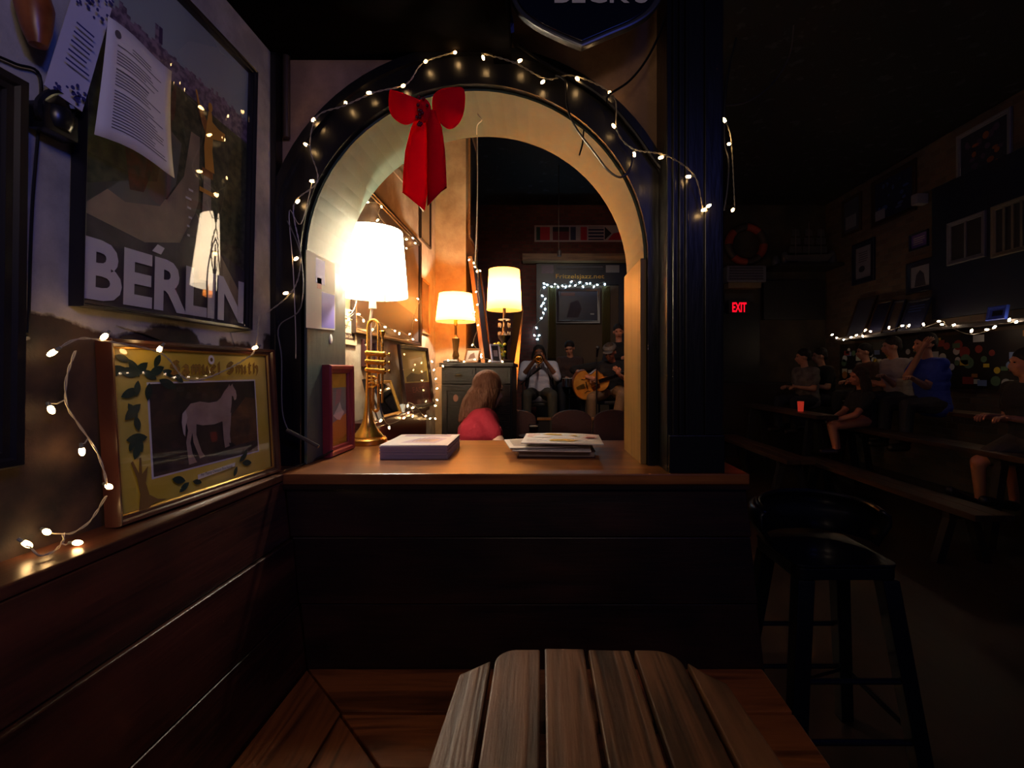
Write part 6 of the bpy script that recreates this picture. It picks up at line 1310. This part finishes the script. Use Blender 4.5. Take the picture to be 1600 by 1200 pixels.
def jx_blue(J, Y): return {'elR': J['shR']+Vector((-.16,-.06,-.14)), 'wrR': J['head']+Vector((-.10,-.10,-.04)), 'curlR': Vector((.6,0,.4)), 'elL': J['shL']+Vector((-.1,.08,-.24)), 'wrL': J['shL']+Vector((-.30,0,-.16))}
sitter('person in a blue T-shirt resting head on raised hand in the audience', 1458, 632, 4.25, PI, FAB('blue_tee', (32,60,170)), DJ, (30,22,22), 'short', s=1.0, Jx=jx_blue)
sitter('person in a grey checked shirt far back in the dark audience', 1262, 625, 3.85, PI*1.1, FAB('grey_check', (84,80,78), c2=(120,116,110), scale=12), DJ, (28,22,22), 'short')
sitter('person in dark clothes between the far checked shirt and the seated woman', 1290, 622, 4.2, PI, FAB('black_jacket', (26,24,28)), DJ, (24,20,20), 'short')
sitter('person with dark hair partly hidden behind the seated woman', 1360, 618, 4.45, PI, FAB('brown_shirt', (70,50,46)), DJ, (24,20,20), 'short', s=.9)
def jx_r(J, Y):
    d = {}; d['knR'] = P(1528,722,3.75); d['knL'] = P(1582,722,3.9); d['anR'] = P(1532,785,3.85); d['anL'] = P(1585,785,4.0); return d
sitter('person in dark clothes and shorts at the right edge, bare knees showing', 1618, 690, 3.9, PI, FAB('dark_top', (40,38,40)), FAB('grey_shorts', (70,64,62)), (30,24,24), 'short', 'skin_ruddy', Jx=jx_r, shorts=True)
# glass with red glow on the far table
o = MB().lathe([(0,0),(.03,0),(.036,.12),(0,.12)],(0,0,0),14).build('candle_glass', M('red_candle', (200,60,40), .4, emit=.25, ecol=(255,70,50)), smooth=True); o.location = (3.17,3.17*720/(1251-845)+.0,.901); tag(o, 'small red glowing candle glass on the farther plank table', 'candle')
# bar stool
sl = empty('bar_stool', (1.0,1.64,0), 'black metal bar stool with low curved back beside the partition', 'bar stool'); sm = M('stool_metal', (20,22,34), .3, .3, coat=.3)
SH = .76; q = [(-.165,-.14),(.165,-.14),(.165,.155),(-.165,.155)]
def rr_poly(w0, d0, w1, d1, r_):
    out = []
    for cx, cy, a0 in ((w1-r_,d1-r_,0),(w0+r_,d1-r_,90),(w0+r_,d0+r_,180),(w1-r_,d0+r_,270)):
        for k in range(6): a = math.radians(a0+90*k/5); out.append((cx+r_*math.cos(a), cy+r_*math.sin(a)))
    return out
MB().prism(rr_poly(-.17,-.145,.17,.16,.035), SH-.012, SH).prism(rr_poly(-.168,-.143,.168,.158,.035), SH-.05, SH-.012).build('seat', sm, sl, bevel=.004)
for sx, sy in ((-1,-1),(1,-1),(1,1),(-1,1)):
    top = Vector((sx*.142, sy*.128, SH-.05)); bot = Vector((sx*.215, sy*.205, .001)); wt = .032; wb = .024
    MB().hexa([bot+Vector((a*wb,b*wb,0)) for a, b in ((-1,-1),(1,-1),(1,1),(-1,1))], [top+Vector((a*wt*(.7 if a == sx else 1),b*wt*(.6 if b == sy else 1),0)) for a, b in ((-1,-1),(1,-1),(1,1),(-1,1))]).build('leg', sm, sl, bevel=.004)
for z, k in ((.22,.20),(.40,.18)):
    c = [Vector((-k,-k*.94,z)),Vector((k,-k*.94,z)),Vector((k,k*.94,z)),Vector((-k,k*.94,z))]
    for i in range(4):
        if z == .40 and i % 2: continue
        MB().tube([c[i], c[(i+1)%4]], .009, 8).build('footrest', sm, sl, smooth=True)
MB().tube([c[0]*1.0, Vector((.18,.17,.22))], .006, 6).build('brace', sm, sl)
n = 16; vs_ = []
for (z0, rr2) in ((SH+.015,.175),(SH+.085,.215),(SH+.135,.215),(SH+.15,.19)):
    for i in range(n+1):
        a = PI*(-.08+1.16*i/n); dz = 0 if z0 < SH+.1 else (.025*math.sin(PI*i/n)-.015); vs_.append((rr2*1.08*math.cos(a), .02+rr2*math.sin(a)*.85, z0+dz))
o = MB().add(vs_, [(j*(n+1)+i, j*(n+1)+i+1, (j+1)*(n+1)+i+1, (j+1)*(n+1)+i) for j in range(3) for i in range(n)]).build('backrest', sm, sl, smooth=True, shade_angle=80); md = o.modifiers.new('t','SOLIDIFY'); md.thickness = .012; md.offset = 0
o2 = MB().tube([vs_[3*(n+1)+i] for i in range(n+1)], .009, 8).build('back_rail', sm, sl, smooth=True)
# loose cable across the dark ceiling right of the pillar, pale patch of wall beside it
cable('ceiling_cable', 'thin dim cable curving across the dark ceiling right of the pillar', [P(1134,165,2.2),P(1165,160,2.4),P(1200,138,2.6),P(1225,105,2.7),P(1236,78,2.75),P(1240,40,2.8)], .004, M('dim_wire', (70,60,56)))
cable('pillar_cable', 'black cable hanging in a loop at the right edge of the pillar', [P(1150,60,1.62),P(1134,140,1.60),P(1132,220,1.6),P(1138,250,1.6),P(1137,290,1.6),P(1131,330,1.6)], .004, BR)
struct(MB().box((PR+.001,1.62,1.0),(PR+.05,F1,ZC)).build('trim_11', M('blue_grey_board', (70,74,96), .6, c2=(50,52,80), scale=6)))
